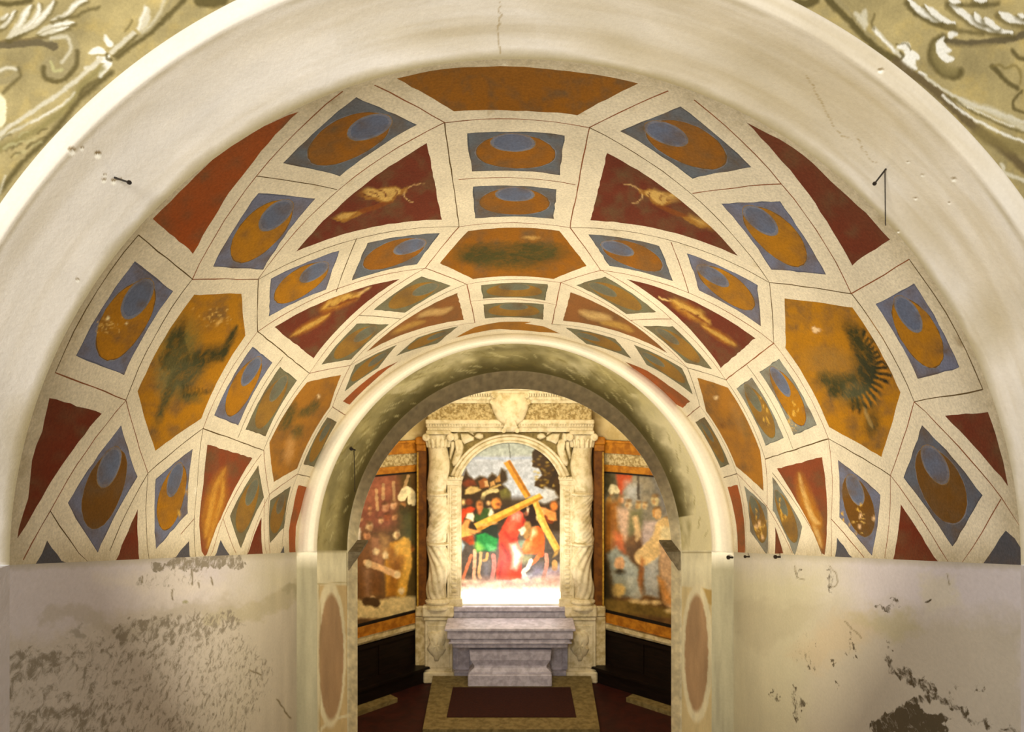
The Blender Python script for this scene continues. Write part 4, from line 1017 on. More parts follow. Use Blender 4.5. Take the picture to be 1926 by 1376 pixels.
class Side:
    """one angled wall of the chapel; s runs from the altarpiece outwards, t stands off the wall"""
    def __init__(q, xi, xo, di=13.3, do=12.1):
        q.I = np.array([(xi-CX)/F*di, di]); q.O = np.array([(xo-CX)/F*do, do]); u = q.O-q.I; q.L = np.linalg.norm(u); q.u = u/q.L
        n = np.array([q.u[1], -q.u[0]]); q.n = n if n[1] < 0 else -n
    def P(q, s, z, t=0.0):
        p = q.I+q.u*s+q.n*t; return (p[0], p[1], z)
    def hit(q, x, y, t=0.0):
        r = np.array([(x-CX)/F, 1.0]); A_ = np.array([r, -q.u]).T; k, s = np.linalg.solve(A_, q.I+q.n*t); return s, -(y-HY)/F*k
    def box(q, m, s0, s1, z0, z1, t0, t1):
        v = [q.P(s, z, t) for s in (s0, s1) for t in (t0, t1) for z in (z0, z1)]
        m.add(v, [(0, 1, 3, 2), (4, 6, 7, 5), (0, 4, 5, 1), (2, 3, 7, 6), (0, 2, 6, 4), (1, 5, 7, 3)]); return m
SL = Side(797, 640); SR = Side(1123, 1294)
FZ = lambda y, d=13.25: -(y-HY)/F*d
for S_, nm, k in ((SL, 'left', 4), (SR, 'right', 5)):
    SX = -1 if nm == 'left' else 1
    m = MB(); S_.box(m, -.25, 2.9, ZF, 1.3, -.2, 0); struct(m.build('wall_chapel_'+nm, M_CH))
    m = MB(); e = S_.P(2.85, 0)
    m.box(e[0]-.1*SX, e[0]+.1*SX, 8.6, e[1]+.1, ZF, 1.3); struct(m.build('wall_chapel_side_'+nm, M_CH))
    # bands above the picture
    m = MB(); S_.box(m, .0, 2.8, FZ(850), FZ(826), 0, .09); S_.box(m, 0, 2.8, FZ(830), FZ(826), 0, .12); struct(m.build('trim_%d' % k, M_OCH))
    m = MB(); S_.box(m, .0, 2.8, FZ(873), FZ(850), 0, .05); struct(m.build('trim_%d' % (k+2), M_MARB2))
    m = MB(); S_.box(m, .0, 2.8, FZ(886), FZ(872), 0, .08); struct(m.build('trim_%d' % (k+4), M_OCH))
    # ledge under the picture
    m = MB(); S_.box(m, -.1, 2.8, FZ(1173), FZ(1163), 0, .12); S_.box(m, -.1, 2.8, FZ(1178), FZ(1173), 0, .07); struct(m.build('trim_%d' % (k+6), M_CREAM))
    # corner pilaster
    pil = empty('pilaster', S_.P(.05, ZF), 'brown pilaster with ochre cap on the %s edge of the carved altarpiece' % nm, 'pilaster', 'pilasters beside the altarpiece')
    x0, x1 = (784, 802) if nm == 'left' else (1117, 1136)
    mm = MB(); mm.pbox(x0, 845, x1, 1142, 13.02, .3, .01); mm.build('shaft', M_BRN, pil)
    mm = MB(); a, b = (x0-3, x1+1) if nm == 'left' else (x0-1, x1+3); mm.pbox(a, 822, b, 836, 12.98, .3, .02); mm.pbox(a+2, 836, b-2, 848, 13.0, .3, .01); mm.build('capital', M_OCH, pil)
    mm = MB(); mm.pbox(a, 1140, b, 1160, 12.98, .3, .02); mm.pbox(a, 1160, b, 1290, 13.0, .25, .01); mm.build('base', M_CREAM, pil)
    gx = x0 if nm == 'left' else x1-3
    mm = MB(); mm.pbox(gx, 850, gx+3, 1140, 12.99, .06); mm.build('gilt_strip', M_GILT, pil)
    # framed picture
    z1, z0 = FZ(887), FZ(1141); s0 = S_.hit(782 if nm == 'left' else 1137, 1000, .05)[0]; s1 = s0+1.50
    wp = empty('wall_painting', S_.P((s0+s1)/2, z0, .0), 'large framed painting of a crowd round a bowed golden-robed figure, on the left chapel wall' if nm == 'left' else 'framed painting of figures in pale blue robes under a red banner, right chapel wall', 'painting', 'paintings on the chapel walls')
    mm = MB(); fr = .045
    S_.box(mm, s0-fr, s0, z0-fr, z1+fr*.6, 0, .09); S_.box(mm, s1, s1+fr, z0-fr, z1+fr*.6, 0, .09); S_.box(mm, s0, s1, z1, z1+fr*.6, 0, .09); S_.box(mm, s0, s1, z0-fr, z0, 0, .09)
    mm.build('frame', stone('black_frame_'+nm, (30, 22, 14), (18, 14, 10), 8, rough=.5), wp)
    mm = MB(); S_.box(mm, s0-.10, s1+.1, z0-fr-.19, z0-fr, 0, .10); S_.box(mm, s0-.10, s1+.1, z0-fr-.19, z0-fr-.16, 0, .12); mm.build('lower_rail', M_OCH, wp)
    hh, ww = 250, 150; ss, zz = np.meshgrid(np.linspace(s0, s1, ww), np.linspace(z1, z0, hh))
    Wp = np.zeros((hh, ww, 3)); q = S_.I[None, None]+S_.u*ss[..., None]+S_.n*.055; Wp[..., 0] = q[..., 0]; Wp[..., 1] = q[..., 1]; Wp[..., 2] = zz
    px, py = proj(Wp); br = Brush(px, py, (96, 66, 36)); br.jx = vnoise(px, py, 5, 77, 3)-.5; br.jy = vnoise(px, py, 5, 177, 3)-.5; br.jit = 3.5
    PL = dict(left=lambda p: (640+p[0]/4.3, 860+p[1]/4.3), right=lambda p: (1120+p[0]/4.3, 860+p[1]/4.3))[nm]; br.map = PL
    if nm == 'left':
        br.poly([(-50, 100), (620, 100), (620, 560), (-50, 600)], (140, 78, 58), 20); br.poly([(470, 100), (620, 100), (620, 1200), (540, 1200), (470, 600)], (62, 56, 22), 40)
        br.poly([(100, 130), (420, 130), (470, 300), (300, 330), (100, 420)], (158, 92, 70), 30, .8)
        for p in ([(550, 150), (520, 240), (490, 340)], [(290, 260), (300, 420)], [(430, 200), (435, 340)], [(350, 220), (345, 330)]): br.stroke(p, 6, (210, 170, 120), 2, .8)
        for x, y, r, c in ((170, 400, 22, (226, 170, 140)), (240, 410, 20, (220, 160, 120)), (365, 400, 42, (228, 170, 130)), (430, 385, 40, (236, 190, 150)), (510, 385, 34, (200, 140, 80)), (235, 560, 46, (246, 214, 160)), (215, 630, 44, (230, 160, 110)), (240, 450, 22, (210, 150, 110)), (455, 620, 44, (252, 230, 176)), (380, 480, 34, (180, 90, 50)), (440, 480, 32, (220, 160, 110)), (330, 510, 30, (240, 200, 150)), (165, 500, 24, (250, 220, 170)), (580, 740, 30, (180, 110, 40))):
            br.oval(x, y, r*.62, r*.86, c, rot=12, soft=4, alpha=.9); br.oval(x-r*.1, y-r*.75, r*.6, r*.36, (96, 60, 34), soft=4, alpha=.8); br.oval(x+r*.25, y+r*.2, r*.3, r*.4, (150, 90, 50), soft=4, alpha=.6)
        br.stroke([(500, 320), (530, 270), (570, 290), (580, 360)], 16, (250, 236, 190), 2); br.stroke([(495, 400), (510, 440), (560, 400)], 10, (60, 46, 20), 3)
        br.poly([(480, 440), (610, 420), (610, 700), (520, 680)], (70, 74, 40), 20, .8)
        br.poly([(400, 690), (470, 670), (530, 690), (540, 860), (530, 1110), (370, 1120), (360, 850)], (214, 150, 40), 6); br.poly([(440, 700), (500, 680), (470, 800), (420, 860)], (240, 190, 90), 6, .8)
        br.stroke([(520, 690), (535, 850), (500, 1000), (490, 1100)], 22, (236, 180, 70), 5, .9); br.stroke([(400, 760), (440, 900), (420, 1090)], 18, (150, 90, 20), 8, .7)
        br.stroke([(490, 820), (470, 900), (450, 950)], 16, (150, 90, 20), 8, .6)
        br.poly([(160, 680), (260, 660), (330, 700), (330, 1100), (160, 1130), (120, 850)], (120, 76, 36), 10); br.poly([(240, 640), (320, 640), (350, 900), (260, 880)], (176, 122, 88), 10, .8)
        br.poly([(180, 900), (250, 880), (250, 1130), (200, 1130)], (160, 118, 86), 10, .8); br.poly([(320, 620), (390, 640), (390, 820), (330, 800)], (196, 150, 92), 10, .8)
        br.poly([(130, 560), (165, 570), (160, 700), (120, 680)], (235, 226, 210), 5); br.stroke([(210, 850), (320, 890), (460, 950)], 12, (246, 196, 140), 3)
        for x, y in ((225, 860), (365, 790), (460, 945), (290, 760), (495, 1080), (260, 1150)): br.oval(x, y, 26, 30, (250, 222, 170), soft=4)
        br.poly([(-50, 1150), (150, 1150), (250, 1170), (420, 1130), (620, 1120), (620, 1300), (-50, 1300)], (230, 208, 150), 6); br.stroke([(210, 1165), (270, 1165), (290, 1180)], 16, (60, 40, 20), 4)
    else:
        br.poly([(50, 100), (700, 100), (700, 600), (50, 600)], (134, 130, 116), 20); br.poly([(50, 100), (180, 120), (170, 320), (60, 300)], (70, 64, 40), 20)
        br.poly([(165, 130), (300, 130), (290, 200), (230, 260), (210, 320), (180, 260)], (190, 76, 44), 6); br.poly([(250, 200), (350, 230), (340, 360), (240, 320)], (190, 196, 200), 20)
        br.poly([(480, 160), (660, 160), (660, 500), (540, 420)], (110, 112, 120), 20); br.stroke([(345, 150), (350, 330)], 5, (80, 76, 70), 3)
        for x, y, r, c in ((130, 290, 32, (120, 100, 70)), (205, 340, 36, (226, 170, 130)), (265, 380, 40, (240, 214, 170)), (345, 390, 36, (200, 170, 110)), (400, 390, 30, (226, 200, 150)), (480, 350, 50, (222, 204, 150)), (495, 450, 50, (226, 160, 80)), (110, 350, 30, (214, 180, 100)), (570, 520, 40, (214, 180, 110))):
            br.oval(x, y, r*.66, r*.9, c, rot=-10, soft=4, alpha=.9); br.oval(x+r*.1, y-r*.8, r*.6, r*.36, (120, 86, 48), soft=4, alpha=.7); br.oval(x-r*.2, y+r*.2, r*.28, r*.4, (156, 104, 62), soft=4, alpha=.6)
        br.stroke([(125, 270), (140, 240), (170, 270)], 12, (220, 210, 170), 3); br.oval(505, 455, 26, 40, (236, 190, 130), soft=3)
        br.poly([(70, 360), (190, 340), (200, 640), (150, 760), (60, 760)], (150, 92, 30), 14); br.poly([(150, 600), (230, 620), (240, 780), (160, 760)], (192, 96, 50), 10)
        br.poly([(170, 400), (280, 420), (290, 560), (240, 680), (190, 560)], (216, 182, 158), 10); br.poly([(280, 430), (380, 420), (380, 560), (280, 640), (260, 600)], (106, 108, 76), 10)
        br.poly([(300, 480), (340, 470), (370, 640), (330, 680)], (224, 190, 140), 6); br.poly([(390, 520), (520, 510), (530, 760), (400, 780), (370, 660)], (196, 178, 176), 8)
        br.poly([(370, 770), (520, 760), (510, 1130), (400, 1110)], (166, 172, 174), 8); br.poly([(430, 760), (480, 760), (470, 1000), (430, 980)], (206, 212, 214), 8, .8)
        br.stroke([(560, 560), (520, 680), (430, 770), (390, 800)], 34, (240, 204, 140), 5); br.poly([(530, 560), (640, 560), (640, 680), (520, 660)], (250, 232, 180), 6)
        br.poly([(520, 680), (660, 700), (640, 1260), (560, 1180), (520, 900)], (206, 168, 130), 8); br.poly([(500, 960), (560, 1000), (640, 1200), (560, 1180)], (226, 150, 70), 8, .8)
        br.poly([(90, 780), (170, 720), (270, 830), (360, 900), (350, 1080), (280, 1130), (150, 1110), (110, 900)], (142, 150, 140), 8); br.stroke([(230, 840), (290, 950), (330, 1100)], 24, (190, 200, 196), 8, .8)
        br.oval(195, 855, 44, 54, (224, 170, 120), soft=4); br.oval(195, 920, 40, 20, (60, 50, 30), soft=6); br.oval(180, 1075, 60, 56, (206, 174, 104), soft=6)
        br.poly([(50, 820), (110, 850), (150, 1180), (50, 1250)], (40, 34, 20), 16); br.poly([(50, 1140), (300, 1160), (640, 1230), (640, 1300), (50, 1250)], (116, 92, 40), 8)
        for x, y in ((320, 1160), (400, 1170), (490, 1170), (600, 1240)): br.oval(x, y, 40, 18, (230, 200, 140), soft=5)
        br.poly([(370, 800), (400, 830), (370, 1100), (340, 1000)], (170, 96, 40), 6, .7)
    br.c *= (.80+.38*vnoise(px, py, 6, 401, 3))[..., None]; br.c = br.c*.86+np.array((150, 116, 66))*.14*(vnoise(px, py, 22, 403, 3)*2)[..., None]
    cv = mk('canvas', Wp.reshape(-1, 3), grid_faces(hh, ww), painted('canvas_'+nm, grain=.05, gscale=50, bstr=.05, rough=.5, big=.03), wp, smooth=True); set_attr(cv, 'Col', lin(np.clip(br.c, 0, 255)))
    # bench along the wall
    bn = empty('bench', S_.P(1.3, ZF), 'dark walnut bench with panelled back against the %s chapel wall' % nm, 'bench', 'benches along the chapel walls')
    mm = MB(); S_.box(mm, .12, 2.7, ZF, FZ(1180), .0, .06)
    for i in range(4): S_.box(mm, .12+i*.86-.03, .12+i*.86+.03, ZF+.30, FZ(1180), .06, .08)
    S_.box(mm, .12, 2.7, FZ(1186), FZ(1180), .0, .10); mm.build('backrest', M_WOOD, bn)
    mm = MB(); S_.box(mm, .10, 2.7, ZF+.25, ZF+.29, .0, .36); mm.build('seat', M_WOOD, bn)
    mm = MB(); S_.box(mm, .16, 2.7, ZF, ZF+.25, .24, .28); mm.build('front_board', M_WOOD, bn)
    mm = MB(); S_.box(mm, 1.02, 2.8, ZF, ZF+.07, .42, .62); struct(mm.build('trim_%d' % (k+8), M_PLAT))

# ================================================================== CARVED ALTARPIECE
DA = 12.95
ap = empty('altarpiece', at(960, 1290, 13.1), 'carved marble altarpiece with twisted columns framing the central painting', 'altarpiece')
# pedestals with masks
for x0, x1, nm in ((799, 851, 'left'), (1068, 1121, 'right')):
    m = MB(); m.pbox(x0, 1166, x1, 1265, DA, .42, .012); m.pbox(x0-3, 1264, x1+3, 1285.4, DA-.05, .46, .02); m.pbox(x0-5, 1140, x1+2, 1161, DA-.06, .48, .02); m.pbox(x0-2, 1160, x1, 1167, DA-.03, .45, .01)
    m.pbox(x0+5, 1175, x1-5, 1256, DA-.012, .05, .01)
    pd = m.build('pedestal', M_MARB, ap)
    ox = x0+23; m = MB()
    sc = [(-14, 1188), (-8, 1184), (0, 1187), (8, 1184), (15, 1189), (17, 1203), (14, 1212), (18, 1220), (12, 1230), (6, 1236), (3, 1243), (-4, 1243), (-7, 1235), (-15, 1226), (-19, 1218), (-14, 1208), (-16, 1196)]
    m.dome([(ox+a, b) for a, b in sc], DA, .09, 5, wob=.18); m.build('mask_relief', M_MARB, pd, True)
# twisted columns
def column(cx, sgn):
    d = DA+.10; R = 21/F*d*1.0; X = (cx-CX)/F*d; r_ = empty('column', (X, d, -(1140-HY)/F*d), None, None); r_.parent = ap
    r_.location = Vector((X, d, -(1140-HY)/F*d+H))-ap.location
    def drum(y0, y1, kind):
        n, k = 64, 56; v = []; f = []
        for i in range(k+1):
            y = y0+(y1-y0)*i/k; z = -(y-HY)/F*d; ph = 2*PI*(y-838)/96.0
            ox = sgn*.036*math.cos(ph+1.0); oy = .03*math.sin(ph+1.0)
            for j in range(n):
                a = 2*PI*j/n; rr = R*.90
                tw = a*1+ph*sgn
                if kind == 'flute': rr *= 1+.055*math.sin(9*(a)+sgn*7*(y-1022)/104*PI*.9)+.05*math.sin(ph)
                elif kind == 'leaf': rr *= 1+.05*math.sin(tw)+.05*abs(math.sin(3*a+y*.09*sgn))*math.sin(y*.33)+.03*math.sin(11*a+y*.7)
                else: rr *= 1+.07*math.sin(tw)+.03*math.sin(2*a+y*.08)
                v.append((X+ox+rr*math.cos(a), d+oy+rr*math.sin(a), z))
        for i in range(k):
            for j in range(n): f.append((i*n+j, i*n+(j+1) % n, (i+1)*n+(j+1) % n, (i+1)*n+j))
        f.append(tuple(range(n))); f.append(tuple(range(k*n, k*n+n)))
        return mk('drum', v, f, M_MARB, r_, smooth=True)
    drum(832, 927, 'plain'); drum(929, 1020, 'leaf'); drum(1023, 1123, 'flute')
    for y, s in ((928, .98), (1021.5, 1.03)):
        m = MB(); m.lathe((X, d, -(y-HY)/F*d), [(R*s*.9, -.022), (R*s, -.012), (R*s, .012), (R*s*.9, .022)], 40); m.build('collar', M_MARB, r_, True)
    m = MB(); zb = -(1141-HY)/F*d
    m.lathe((X, d, zb), [(R*1.22, 0), (R*1.24, .03), (R*1.18, .055), (R*1.05, .065), (R*1.05, .085), (R*1.16, .10), (R*1.16, .125), (R*1.02, .145), (R*.95, .17)], 40); m.build('base', M_MARB, r_, True)
    m = MB(); a = cx-22; b = cx+22
    m.pbox(a-1, 810, b+1, 817, d-R*1.15, R*2.2, .01)
    z = -(823-HY)/F*d
    for xx in (a-1, b+1):
        c = at(xx, 822, d-R*1.05); m.lathe((c[0], c[1]-.02, c[2]), [(.0, 0), (.03, -.01), (.03, .0), (.052, .0), (.06, .01), (.066, .02), (.066, .30), (.02, .32)], 20, 'y')
    m.lathe((X, d, -(833-HY)/F*d), [(R*.92, -.05), (R*1.0, 0), (R*1.0, .02), (R*.98, .06), (R*1.08, .13), (R*1.15, .15)], 32)
    for j in range(9):
        an = -PI*j/8; m.tube([(X+R*.95*math.cos(an), d+R*.95*math.sin(an), -(840-HY)/F*d), (X+R*1.05*math.cos(an), d+R*1.05*math.sin(an), -(828-HY)/F*d), (X+R*1.2*math.cos(an), d+R*1.2*math.sin(an), -(824-HY)/F*d)], [.02, .026, .012], 6)
    m.build('capital', M_MARB, r_, True)
column(824, -1); column(1095, 1)
# inner pilasters
for x0, x1 in ((841, 867), (1054, 1080)):
    m = MB(); m.pbox(x0, 905, x1, 1128, DA+.06, .3, .008); m.pbox(x0+4, 914, x1-4, 1120, DA+.05, .05, .006); m.pbox(x0-3, 1126, x1+3, 1141, DA+.03, .3, .01)
    for k in range(24):
        y = 920+k*8.3; c = at((x0+x1)/2, y, DA+.045); m.dome([(x0+7+1*((k+j) % 2), y-3) if j == 0 else ((x1-7, y-3) if j == 1 else ((x1-8, y+3) if j == 2 else (x0+8, y+3))) for j in range(4)], DA+.052, .022, 3)
    ip = m.build('inner_pilaster', M_MARB, ap)
    m = MB(); m.pbox(x0-3, 897, x1+3, 903, DA+.02, .34, .01); m.pbox(x0-1, 903, x1+1, 912, DA+.04, .3, .008)
    for k in range(6): xx = x0-1+k*(x1-x0+2)/5; c = at(xx, 898, DA+.02); m.lathe((c[0], c[1], c[2]), [(.0, -.02), (.02, -.015), (.026, 0), (.02, .015), (0, .02)], 8)
    m.build('pilaster_capital', M_MARB, ip)
# archivolt: mouldings swept round the head of the painting
def arc_pts(r, cy, x0, x1, n=60, cx=959.5):
    a0 = math.acos((x1-cx)/r); a1 = math.acos((x0-cx)/r); return [(cx+r*math.cos(a0+(a1-a0)*i/n), cy-r*math.sin(a0+(a1-a0)*i/n)) for i in range(n+1)]
sec = [(0.0, .16), (0.0, .02), (.15, .0), (.28, .02), (.34, -.02), (.60, -.03), (.70, .0), (.76, -.03), (.92, -.05), (1.0, -.03), (1.0, .2)]
v = []; f = []; n = 60
for i in range(n+1):
    for (w, dd) in sec:
        r = 98.5+(119.4-98.5)*w; cy = 930.5+(935-930.5)*w; hw = 93+19*w; a0 = math.acos(hw/r); a = a0+(PI-2*a0)*i/n
        d = DA+.10+dd; v.append(at(959.5+r*math.cos(a), cy-r*math.sin(a), d))
k = len(sec)
for i in range(n):
    for j in range(k-1): f.append((i*k+j, i*k+j+1, (i+1)*k+j+1, (i+1)*k+j))
f.append(tuple(range(k))); f.append(tuple(range(n*k, n*k+k)))
mk('archivolt', v, f, M_MARB, ap)
# spandrel plate behind the carvings (its lower edge follows the arch)
m = MB(); top = 811; A_ = arc_pts(108, 932, 856, 1063, 40)[::-1]
v = [at(x, y, DA+.14) for x, y in A_]+[at(x, top, DA+.14) for x, y in A_]; q = len(A_)
m.add(v, [(i, i+1, q+i+1, q+i) for i in range(q-1)]); m.pbox(845, top, 857, 897, DA+.14, .05); m.pbox(1062, top, 1075, 897, DA+.14, .05)
m.build('spandrel_panel', stone('dark_ground_marble', (150, 132, 84), (110, 96, 56), 10), ap)  # ground plate in a darker colour than the carved marble
# winged figures in the spandrels
def mir(P, s): return [(P_[0] if s < 0 else 1919-P_[0], P_[1]) for P_ in P]
c3 = lambda p: (780+p[0]/8.6, 800+p[1]/8.6)
for s in (-1, 1):
    m = MB(); g = lambda L: mir([c3(p) for p in L], s)
    m.dome(g([(600, 130), (690, 115), (710, 190), (700, 240), (640, 260), (600, 220), (590, 170)]), DA+.10, .07, 5)                    # head
    m.dome(g([(660, 200), (760, 240), (790, 340), (780, 440), (740, 540), (690, 640), (620, 660), (600, 600), (630, 480), (660, 380), (650, 280)]), DA+.11, .09, 6, wob=.12)   # body and robe
    m.dome(g([(740, 130), (860, 130), (960, 190), (960, 240), (880, 270), (800, 300), (760, 240)]), DA+.11, .06, 5, wob=.1)               # raised arm
    m.dome(g([(590, 250), (640, 250), (650, 330), (620, 440), (580, 560), (560, 520), (575, 400)]), DA+.12, .05, 4, wob=.15)              # wing
    m.dome(g([(960, 180), (1000, 130), (1050, 120), (1110, 150), (1110, 200), (1060, 230), (1000, 210)]), DA+.12, .05, 5)                # wreath
    m.dome(g([(860, 105), (960, 160), (940, 120), (1020, 105), (900, 95)]), DA+.12, .03, 3)
    m.build('spandrel_relief', M_MARB, ap, True)
# entablature
m = MB()
m.pbox(803, 803, 1116, 812, DA-.02, .45, .01); m.pbox(801, 797, 1117, 803.5, DA-.05, .45, .01); m.pbox(800, 789, 1118, 797.5, DA-.10, .5, .015)
for k in range(62): x = 804+k*5.03; m.pbox(x, 797.5, x+2.6, 801.5, DA-.085, .08)
for k in range(62): x = 804+k*5.03; m.pbox(x, 805, x+3.2, 808.5, DA-.04, .06)
m.build('architrave', M_MARB, ap)
m = MB(); m.pbox(804, 757, 1113, 789.5, DA-.01, .45, .008)
for k in range(60):
    x = 808+RNG.rand()*298; y = 762+RNG.rand()*22
    if 920 < x < 1000: continue
    m.dome([(x+4*math.cos(a), y+3*math.sin(a)) for a in np.linspace(0, 2*PI, 8)[:-1]], DA-.01, .02, 3)
m.build('frieze', M_MARB2, ap)
m = MB()
m.pbox(800, 751, 1117, 758, DA-.05, .5, .01); m.pbox(797, 745, 1120, 751.5, DA-.08, .5, .006); m.pbox(792, 733, 1125, 740, DA-.16, .58, .015); m.pbox(788, 722, 1129, 733.5, DA-.22, .66, .02); m.pbox(797, 739, 1120, 746, DA-.06, .5)
for k in range(70): x = 798+k*4.62; m.pbox(x, 740, x+2.6, 745, DA-.14, .1)
for k in range(36): x = 798+k*9.0; m.pbox(x, 747, x+4.6, 751.5, DA-.10, .06)
m.build('cornice', M_MARB, ap)
# shield cartouche
sh = [(728, 92), (760, 78), (800, 96), (840, 84), (885, 98), (930, 84), (970, 96), (1005, 80), (1038, 94), (1030, 140), (1060, 165), (1052, 225), (1028, 290), (1000, 350), (955, 385), (930, 410), (968, 452), (925, 440), (886, 448), (845, 442), (805, 452), (838, 410), (812, 380), (768, 345), (738, 290), (712, 225), (700, 165), (732, 140)]
cc = lambda L: [(780+x/4.914, 720+y/4.914) for x, y in L]
m = MB(); m.dome(cc(sh), DA-.10, .12, 6, back=.1, cen=(960, 772)); 
m.build('shield', M_MARB, ap, True)
m = MB(); m.dome(cc([(770, 185), (885, 172), (1000, 185), (995, 250), (960, 330), (885, 395), (815, 330), (778, 250)]), DA-.17, .06, 6, back=.05); m.build('shield_field', M_MARB, ap, True)
for s in (-1, 1):
    for (x, y, r) in ((885+s*150, 112, 26), (885+s*165, 175, 24), (885+s*62, 440, 20)):
        m = MB(); c = at(780+x/4.914, 720+y/4.914, DA-.14); m.lathe((c[0], c[1]-.03, c[2]), [(0, 0), (r/4.914/F*13*.4, -.01), (r/4.914/F*13*.5, .01), (r/4.914/F*13*.95, 0), (r/4.914/F*13, .02), (r/4.914/F*13, .1)], 18, 'y'); m.build('shield_scroll', M_MARB, ap, True)
# predella ledge and recess behind the table
m = MB(); m.pbox(851, 1141, 1067, 1150, DA+.02, .35, .01); m.pbox(853, 1150, 1065, 1162, DA+.06, .3, .01); m.pbox(851, 1160, 1068, 1285, DA+.10, .25); m.build('predella', M_GREYM, ap)
m = MB(); m.pbox(862, 1185, 884, 1262, DA+.085, .05, .01); m.pbox(1036, 1185, 1058, 1262, DA+.085, .05, .01); m.pbox(853, 1262, 1066, 1285, DA+.0, .2, .02); m.build('recess_panel', M_GREYM, ap)

# altar painting (arched top), lit from its foot
hh, ww = 300, 200; DP = DA+.24
gx, gy = np.meshgrid(np.linspace(862, 1058, ww), np.linspace(829, 1142, hh))
Wp = np.zeros((hh, ww, 3)); Wp[..., 0] = (gx-CX)/F*DP; Wp[..., 1] = DP; Wp[..., 2] = -(gy-HY)/F*DP
br = Brush(gx, gy, (184, 190, 202)); br.jx = vnoise(gx, gy, 4, 77, 3)-.5; br.jy = vnoise(gx, gy, 4, 177, 3)-.5; br.jit = 2
br.c = br.c*(1-np.clip((860-gy)/30, 0, .25)[..., None]); br.poly([(860, 820), (1060, 820), (1060, 856), (860, 858)], (186, 196, 182), 6, .7); br.stroke([(880, 861), (960, 862), (1010, 860)], 4, (168, 180, 204), 3, .8); br.stroke([(957, 835), (959, 850), (960, 860)], 2, (90, 90, 80), 2, .7)
br.map = K(780, 800, 8.6)
br.poly([(750, 900), (830, 700), (870, 800), (960, 870), (1060, 810), (1180, 850), (1250, 770), (1350, 830), (1400, 690), (1480, 730), (1500, 880), (1420, 950), (1480, 1000), (1548, 1080), (1548, 1300), (740, 1300)], (58, 40, 14), 6)
br.poly([(760, 920), (860, 860), (960, 880), (1000, 960), (820, 1000)], (120, 52, 20), 6, .9)
for pts, c in (([(820, 1040), (900, 980), (1010, 990), (1080, 1040), (930, 1110), (810, 1110)], (212, 180, 112)), ([(1030, 900), (1110, 850), (1170, 860), (1190, 1000), (1050, 1020)], (150, 84, 34)), ([(1220, 920), (1290, 880), (1300, 960), (1220, 990)], (214, 160, 90)), ([(1300, 870), (1380, 790), (1390, 900), (1310, 930)], (196, 140, 66)), ([(1200, 1010), (1390, 940), (1400, 970), (1220, 1040)], (206, 170, 96)), ([(1120, 900), (1180, 890), (1200, 980), (1140, 990)], (220, 180, 120))): br.poly(pts, c, 3, .9)
br.poly([(1370, 1060), (1480, 1000), (1548, 1100), (1548, 1290), (1400, 1290)], (110, 104, 44), 5, .9); br.stroke([(1100, 1240), (1120, 1120), (1220, 1060), (1330, 1050)], 8, (236, 216, 150), 3, .8)
br.map = K(780, 720, 4.914)
tr = [(1085, 640), (1120, 600), (1200, 640), (1280, 720), (1350, 830), (1360, 1100), (1240, 1060), (1290, 1000), (1210, 990), (1110, 950), (1110, 910), (1180, 850), (1150, 790), (1085, 770), (1090, 710)]
br.poly(tr, (60, 40, 8), 3)
for k in range(40): x = 1095+RNG.rand()*240; y = 640+RNG.rand()*330; (y > 600+(x-1085)*.75) and br.oval(x, y, 14, 9, (150, 116, 34) if k % 3 else (196, 170, 90), soft=3, alpha=.55)
br.stroke([(1260, 1070), (1240, 980), (1270, 900), (1300, 820)], 8, (50, 34, 12), 2); br.poly([(430, 1060), (1350, 1060), (1350, 1376), (430, 1376)], (56, 40, 22), 12, .92)
br.poly([(1200, 960), (1290, 990), (1330, 1060), (1200, 1120), (1120, 1090)], (196, 198, 200), 6, .9)
P4 = K(860, 940, 7.645); br.map = P4
br.poly([(40, 100), (200, 60), (1500, 60), (1500, 900), (1300, 1000), (40, 1250)], (50, 36, 22), 10, .75)
def fig(L, c, soft=4, a=1.0): br.poly(L, c, soft, a)
fig([(60, 130), (200, 90), (260, 120), (230, 170), (130, 200), (80, 330), (50, 300)], (196, 64, 26))
fig([(120, 260), (150, 190), (220, 180), (250, 230), (230, 310), (190, 290)], (246, 236, 196)); fig([(120, 280), (200, 290), (170, 350), (160, 400), (300, 450), (280, 490), (140, 480), (50, 420), (60, 370)], (222, 150, 82))
fig([(50, 420), (200, 490), (230, 510), (60, 540)], (232, 170, 90)); fig([(60, 550), (230, 500), (250, 640), (180, 650)], (160, 66, 34)); fig([(50, 560), (110, 650), (60, 750)], (160, 180, 190))
for x, y, rx, ry, c in ((320, 80, 48, 70, (206, 130, 66)), (560, 50, 70, 80, (226, 140, 60)), (90, 30, 30, 40, (216, 180, 120)), (170, 30, 50, 44, (120, 56, 26)), (330, 150, 40, 60, (190, 110, 60)), (470, 180, 50, 60, (250, 240, 200)), (1390, 90, 50, 70, (214, 120, 50)), (450, 40, 30, 30, (226, 180, 120))): br.oval(x, y, rx, ry, c, soft=5)
br.oval(590, 60, 30, 22, (120, 60, 30), soft=5); br.oval(330, 60, 20, 16, (110, 60, 30), soft=5)
fig([(380, 110), (470, 130), (430, 280), (300, 330), (250, 280), (260, 190), (330, 220)], (54, 76, 30))
fig([(260, 350), (430, 300), (570, 330), (590, 560), (520, 700), (460, 740), (330, 730), (250, 740), (270, 500)], (34, 40, 30))
fig([(270, 500), (400, 470), (590, 560), (560, 710), (460, 740), (380, 730), (260, 740)], (34, 122, 56)); fig([(290, 600), (380, 680), (350, 740), (250, 730), (260, 620)], (150, 200, 90), 10, .9); fig([(430, 640), (550, 690), (540, 730), (470, 720)], (120, 196, 130), 8, .8)
